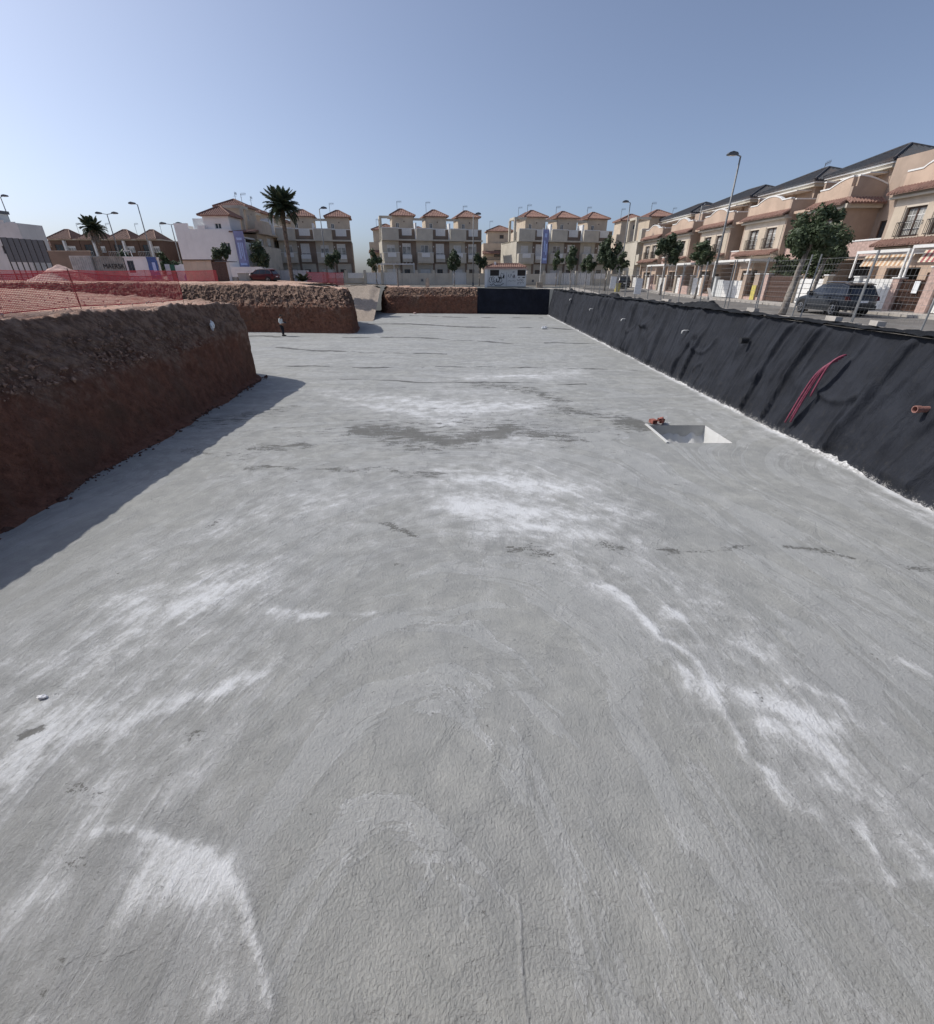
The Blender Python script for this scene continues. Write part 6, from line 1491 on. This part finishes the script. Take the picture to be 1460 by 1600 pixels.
lumps('earth_clods', np.stack([xv, np.interp(xv, [-62,-40,-21,-16.2,-12.8], [51.2,49.4,47.8,47.2,46.7]) + 1.9*s, 2.3 + s*np.interp(xv, [-40,-21,-12], [2.0,1.8,1.5])], -1), rgn.uniform(.05, .17, 1800), M['clod'], 3)
xv = rgn.uniform(-12, .8, 700); s = rgn.rand(700)
lumps('earth_clods', np.stack([xv, 73.3 - (xv+6)*.06 + 1.2*s, 2.3 + 1.05*s], -1), rgn.uniform(.05, .16, 700), M['clod'], 4)
xv = rgn.uniform(-30, -12.6, 900); yv = rgn.uniform(8, 30, 900); k_ = yv < 21 + np.clip(-14.2-xv, 0, 40)*.8
lumps('earth_clods', np.stack([xv, yv, np.full(900, 3.95)], -1)[k_], rgn.uniform(.015, .06, 900)[k_], M['clod_pale'], 5)
xs = np.linspace(-3.4, 3.4, 46); X, Y = np.meshgrid(xs, xs); r = np.sqrt(X**2+Y**2)*(1+.25*(fbm(X*.8, Y*.8, 141, 3)-.5))
Z = 1.75*np.clip(1-r/3.1, 0, 1)**.85 + (fbm(X*2.5, Y*2.5, 142, 4)-.5)*.22*(r < 3.1) - .05
md = grid_mesh('rubble_mound', np.stack([X-47.9, Y+59.5, Z+4.42], -1), M['clod_pale']); tag(md, 'pinkish heap of rubble on the bare lot behind the red net', 'heap')
o = MB().box(-1.3,1.3,-.4,.4,0,.12).box(-1.0,1.4,-.35,.3,.121,.3).build('board_stack', M['white'], fix=False); o.location = (-50.8, 63, 5.6-.7); o.rotation_euler = (0, R(6), .2); tag(o, 'stack of white boards left of the pale container', 'boards')

# small litter
def crumple(name, loc, s, m, label, cat, seed):
    b = bmesh.new(); bmesh.ops.create_icosphere(b, subdivisions=3, radius=1)
    for v in b.verts:
        k = 1 + (float(fbm(v.co.x*2.2+seed, v.co.y*2.2+v.co.z*1.7, seed, 3))-.5)*1.5; v.co = Vector((v.co.x*s[0]*k, v.co.y*s[1]*k, v.co.z*s[2]*k))
    me = bpy.data.meshes.new(name); b.to_mesh(me); b.free(); me.materials.append(m); o = link_mesh(name, me); o.location = loc; return tag(o, label, cat)
crumple('plastic_bag', (-11.55, 21.7, 2.95), (.07, .10, .17), M['paperwhite'], 'crumpled white plastic bag caught on the near earth slope', 'bag', 3)
crumple('stone', (-5.57, 4.09, .035), (.055, .035, .03), M['paperwhite'], 'small white stone lying on the concrete at the left', 'stone', 5)
crumple('rag', (7.6, 50.7, .12), (.22, .15, .14), M['paperwhite'], 'white scrap lying on the concrete near the far end', 'scrap', 8)
crumple('stone', (-8.2, 72.0, .1), (.2, .15, .12), M['clod_pale'], 'pale stone at the foot of the far earth face', 'stone', 9)

# ------------------------------------------------------------------ vehicles
def car(loc, rz, paint, label, cat='car', s=1.0, plate=True):
    t = thing('parked_car', label, cat, loc, rz)
    st = [(-2.18, .62, .50, .86), (-2.12, .80, .36, 1.00), (-1.75, .88, .30, 1.03), (-.6, .91, .28, 1.02), (.9, .91, .28, 1.00), (1.35, .90, .29, .98), (1.85, .86, .32, .88), (2.12, .74, .38, .74), (2.2, .55, .46, .64)]
    V = []; F = []; n = 12
    for x, w, z0, z1 in st:
        half = [(w*.55, z0), (w*.92, z0+.05), (w, z0+.22), (w*.995, z0+(z1-z0)*.62), (w*.965, z1-.05), (w*.90, z1)]
        V += [(x, y, z) for y, z in half] + [(x, -y, z) for y, z in half[::-1]]
    for i in range(len(st)-1):
        for k in range(n): F.append((i*n+k, i*n+(k+1) % n, (i+1)*n+(k+1) % n, (i+1)*n+k))
    F += [tuple(range(n))[::-1], tuple((len(st)-1)*n+k for k in range(n))]
    bo = MB().add(V, F).build('body', paint, t, smooth=True)
    bv = bo.modifiers.new('bevel', 'BEVEL'); bv.width = .03; bv.segments = 2; bv.limit_method = 'ANGLE'; bv.angle_limit = R(35)
    yy_ = lambda z: .865 - (z-1.0)/.66*.20
    out = [(-2.10,.99),(-1.92,1.22),(-1.70,1.55),(-1.25,1.645),(-.2,1.66),(.30,1.60),(.75,1.33),(1.28,.985)]
    m = len(out); V = [(x, yy_(z), z) for x, z in out] + [(x, -yy_(z), z) for x, z in out]
    F = [tuple(range(m)), tuple(range(2*m-1, m-1, -1))] + [(i, m+i, m+(i+1) % m, (i+1) % m) for i in range(m)]
    ca = MB().add(V, F).build('cabin', paint, t); bv = ca.modifiers.new('bevel', 'BEVEL'); bv.width = .05; bv.segments = 3; bv.limit_method = 'ANGLE'
    for sd in (1, -1):
        for poly in ([(-1.86,1.08),(-1.62,1.46),(-1.12,1.53),(-1.06,1.08)], [(-1.0,1.07),(-1.05,1.54),(-.30,1.56),(-.22,1.07)], [(-.16,1.07),(-.24,1.56),(.22,1.51),(.60,1.28),(.95,1.07)]):
            k = len(poly); MB().add([(x, sd*(yy_(z)+.008), z) for x, z in poly] + [(x, sd*(yy_(z)-.01), z) for x, z in poly], [tuple(range(k)), tuple(range(2*k-1, k-1, -1))] + [(i, k+i, k+(i+1) % k, (i+1) % k) for i in range(k)]).build('side_window', M['carglass'], t)
        pts = [(-1.93,1.10),(-1.72,1.50),(-1.2,1.585),(-.2,1.605),(.26,1.55)]
        MB().tube([(x, sd*(yy_(z)+.012), z) for x, z in pts], .016, 5).build('chrome_strip', M['alloy'], t)
        MB().tube([(-1.5, sd*.62, 1.70), (-1.2, sd*.62, 1.72), (.0, sd*.62, 1.72), (.2, sd*.62, 1.68)], .022, 6).build('roof_rail', M['alloy'], t)
        mi = MB().prism([(.72,1.03),(.98,1.02),(.95,1.2),(.75,1.22)], 'y', sd*.88, sd*1.06).build('mirror', M['plastic_blk'], t)
        for x in (-.9, .15): bx('door_handle', M['plastic_blk'], t, x, x+.2, min(sd*.895, sd*.935), max(sd*.895, sd*.935), .90, .94)
        MB().prism([(-2.17,.80),(-1.98,.80),(-1.90,1.0),(-2.10,1.02)], 'y', min(sd*.62, sd*.885), max(sd*.62, sd*.885)).build('tail_lamp', M['amber'], t)
        MB().prism([(1.80,.66),(2.17,.60),(2.13,.74),(1.82,.84)], 'y', min(sd*.5, sd*.85), max(sd*.5, sd*.85)).build('headlight', M['alloy'], t)
        bx('sill', M['plastic_blk'], t, -1.0, 1.0, min(sd*.84, sd*.925), max(sd*.84, sd*.925), .24, .38)
        for x in (-1.32, 1.36):
            ar = MB(); q = 14
            ar.add([(x+.45*math.cos(a*math.pi/q), sd*.925, .34+.45*math.sin(a*math.pi/q)) for a in range(q+1)] + [(x+.36*math.cos(a*math.pi/q), sd*.925, .34+.36*math.sin(a*math.pi/q)) for a in range(q+1)] + [(x+.45*math.cos(a*math.pi/q), sd*.80, .34+.45*math.sin(a*math.pi/q)) for a in range(q+1)], [(a, a+1, q+2+a, q+1+a) for a in range(q)] + [(2*q+2+a, 2*q+3+a, a+1, a) for a in range(q)])
            ar.build('wheel_arch', M['plastic_blk'], t)
            wz = .34; wb = MB().tube([(x, sd*.70, wz), (x, sd*.72, wz), (x, sd*.90, wz), (x, sd*.935, wz)], [.29, .34, .34, .30], 20).build('wheel', M['rubber'], t)
            MB().tube([(x, sd*.936, wz), (x, sd*.945, wz)], [.225, .21], 16).build('brake_disc', M['plastic_blk'], wb)
            rm = MB()
            for k in range(5):
                a = k*2*math.pi/5 + .3; rm.bar((x+.03*math.cos(a), sd*.955, wz+.03*math.sin(a)), (x+.225*math.cos(a), sd*.952, wz+.225*math.sin(a)), .05, .02)
            for k in range(16): 
                a, b = k*math.pi/8, (k+1)*math.pi/8; rm.bar((x+.225*math.cos(a), sd*.95, wz+.225*math.sin(a)), (x+.225*math.cos(b), sd*.95, wz+.225*math.sin(b)), .03, .03)
            rm.build('rim', M['alloy'], wb)
    rw = [(-2.075,1.08,.70),(-1.80,1.475,.60)]
    MB().add([(rw[0][0]-.02, rw[0][2], rw[0][1]), (rw[0][0]-.02, -rw[0][2], rw[0][1]), (rw[1][0]-.02, -rw[1][2], rw[1][1]), (rw[1][0]-.02, rw[1][2], rw[1][1]), (rw[0][0]+.02, rw[0][2], rw[0][1]), (rw[0][0]+.02, -rw[0][2], rw[0][1]), (rw[1][0]+.02, -rw[1][2], rw[1][1]), (rw[1][0]+.02, rw[1][2], rw[1][1])], [(0,1,2,3),(7,6,5,4),(0,4,5,1),(1,5,6,2),(2,6,7,3),(3,7,4,0)]).build('rear_window', M['carglass'], t)
    MB().prism([(.36,1.585),(.38,1.60),(1.24,1.03),(1.22,1.015)], 'y', -.64, .64).build('windscreen', M['carglass'], t)
    MB().prism([(-1.98,1.60),(-1.60,1.66),(-1.60,1.62),(-1.95,1.57)], 'y', -.58, .58).build('spoiler', paint, t)
    MB().box(-2.23, -2.02, -.78, .78, .34, .56).build('rear_bumper', M['plastic_blk'], t, fix=False)
    if plate: bx('number_plate', M['paperwhite'], t, -2.212, -2.19, -.26, .26, .70, .81)
    t.scale = (s, s, s)
    return t
car((21.15, 29.4, 2.9), R(91), M['carpaint'], 'dark grey car parked at the kerb behind the wire fence, seen from its rear corner')
car((-27.2, 66.2, 4.12), R(172), M['redcar'], 'dark red car parked beside the white end house beyond the bare lot', s=.95)
car((21.3, 73, 3.3), R(92), M['blackcar'], 'small black car far down the street behind the white notices', s=.95)

# ------------------------------------------------------------------ the man on the slab
def skin_mesh(name, verts, edges, m, parent, root=0, sub=2):
    me = bpy.data.meshes.new(name); me.from_pydata([v[0] for v in verts], edges, [])
    o = link_mesh(name, me, parent); sk = o.modifiers.new('skin', 'SKIN'); sk.use_smooth_shade = True
    for i, v in enumerate(verts):
        r = v[1]; d = me.skin_vertices[0].data[i]; d.radius = r if hasattr(r, '__len__') else (r, r); d.use_root = (i == root)
    ss = o.modifiers.new('subdivision', 'SUBSURF'); ss.levels = sub; ss.render_levels = sub
    me.materials.append(m); return o
def person():
    t = thing('person', 'man in white long sleeved shirt and dark trousers standing on the slab, holding something', 'person', (-17.25, 44.3, 0.02), R(-8))
    # local +x is the way he looks
    B = [((0,0,.95),(.12,.15)), ((.0,0,1.12),(.115,.14)), ((.01,0,1.32),(.12,.165)), ((.0,0,1.46),(.07,.09)), ((.03,0,1.54),.052), ((.055,0,1.62),(.085,.07)), ((.06,0,1.70),(.085,.07)),
         ((0,.10,.86),.095), ((.04,.11,.50),.062), ((.0,.11,.09),.042), ((.17,.12,.04),.035),
         ((0,-.10,.86),.095), ((.07,-.11,.50),.062), ((.05,-.11,.09),.042), ((.22,-.12,.04),.035),
         ((.0,.20,1.42),.055), ((-.03,.25,1.15),.042), ((.20,.20,1.06),.034), ((.27,.17,1.07),.03),
         ((.0,-.20,1.42),.055), ((-.03,-.25,1.15),.042), ((.20,-.20,1.06),.034), ((.27,-.17,1.07),.03)]
    E = [(0,1),(1,2),(2,3),(3,4),(4,5),(5,6),(0,7),(7,8),(8,9),(9,10),(0,11),(11,12),(12,13),(13,14),(3,15),(15,16),(16,17),(17,18),(3,19),(19,20),(20,21),(21,22)]
    body = skin_mesh('body', B, E, M['skin'], t)
    S = [((0,0,.97),(.14,.175)), ((0,0,1.14),(.14,.17)), ((.01,0,1.32),(.145,.185)), ((0,0,1.455),(.085,.11)), ((.0,.20,1.42),.075), ((-.03,.25,1.15),.062), ((.16,.21,1.07),.05), ((.0,-.20,1.42),.075), ((-.03,-.25,1.15),.062), ((.16,-.21,1.07),.05)]
    skin_mesh('shirt', S, [(0,1),(1,2),(2,3),(3,4),(4,5),(5,6),(3,7),(7,8),(8,9)], M['shirt'], t)
    Tt = [((0,0,.96),(.135,.165)), ((0,.10,.84),.115), ((.04,.11,.50),.085), ((.01,.11,.12),.07), ((0,-.10,.84),.115), ((.07,-.11,.50),.085), ((.05,-.11,.12),.07)]
    skin_mesh('trousers', Tt, [(0,1),(1,2),(2,3),(0,4),(4,5),(5,6)], M['trousers'], t)
    for y, x in ((.115, .04), (-.115, .09)):
        MB().prism([(x-.12,0),(x+.18,0),(x+.2,.04),(x+.1,.08),(x-.02,.12),(x-.12,.12)], 'y', y-.05, y+.05).build('shoe', M['rubber'], t)
    b = bmesh.new(); bmesh.ops.create_uvsphere(b, u_segments=14, v_segments=10, radius=1)
    for v in b.verts: v.co = Vector((.045+v.co.x*.112, v.co.y*.092, 1.70 + max(v.co.z, -.5 if v.co.x < 0 else .1)*.10))
    me = bpy.data.meshes.new('hair'); b.to_mesh(me); b.free(); me.materials.append(M['hair']); link_mesh('hair', me, t)
    MB().prism([(.10,1.715),(.25,1.69),(.25,1.705),(.10,1.745)], 'y', -.075, .075).build('cap_peak', M['hair'], t)
    MB().prism([(.135,1.655),(.165,1.61),(.135,1.60)], 'y', -.014, .014).build('nose', M['skin'], t); bx('mouth', M['conduit'], t, .128, .139, -.022, .022, 1.568, 1.576)
    for sd in (1, -1):
        bx('eye', M['hair'], t, .126, .138, sd*.03-.01, sd*.03+.01, 1.648, 1.660); MB().prism([(.03,1.60),(.07,1.61),(.075,1.66),(.035,1.67)], 'y', min(sd*.078, sd*.092), max(sd*.078, sd*.092)).build('ear', M['skin'], t)
        h = MB().box(.25, .33, sd*.17-.035, sd*.17+.035, 1.055, 1.085)
        for k in range(4): 
            yk = sd*.17 - .027 + k*.018; l = (.062, .075, .07, .055)[k]; h.tube([(.32, yk, 1.072), (.33+l*.6, yk, 1.085), (.33+l*.85, yk, 1.11)], [.009, .008, .007], 5)
        h.tube([(.27, sd*.135, 1.07), (.30, sd*.115, 1.095), (.335, sd*.11, 1.11)], [.011, .009, .008], 5); h.build('hand', M['skin'], t)
person()
o = MB().box(-.01, .01, -.16, .16, -.11, .11).build('tablet', M['plastic_blk'], fix=False); o.location = (-16.87, 44.25, 1.17); o.rotation_euler = (0, R(-50), R(-8)); tag(o, 'dark flat tablet held by the man on the slab', 'tablet')
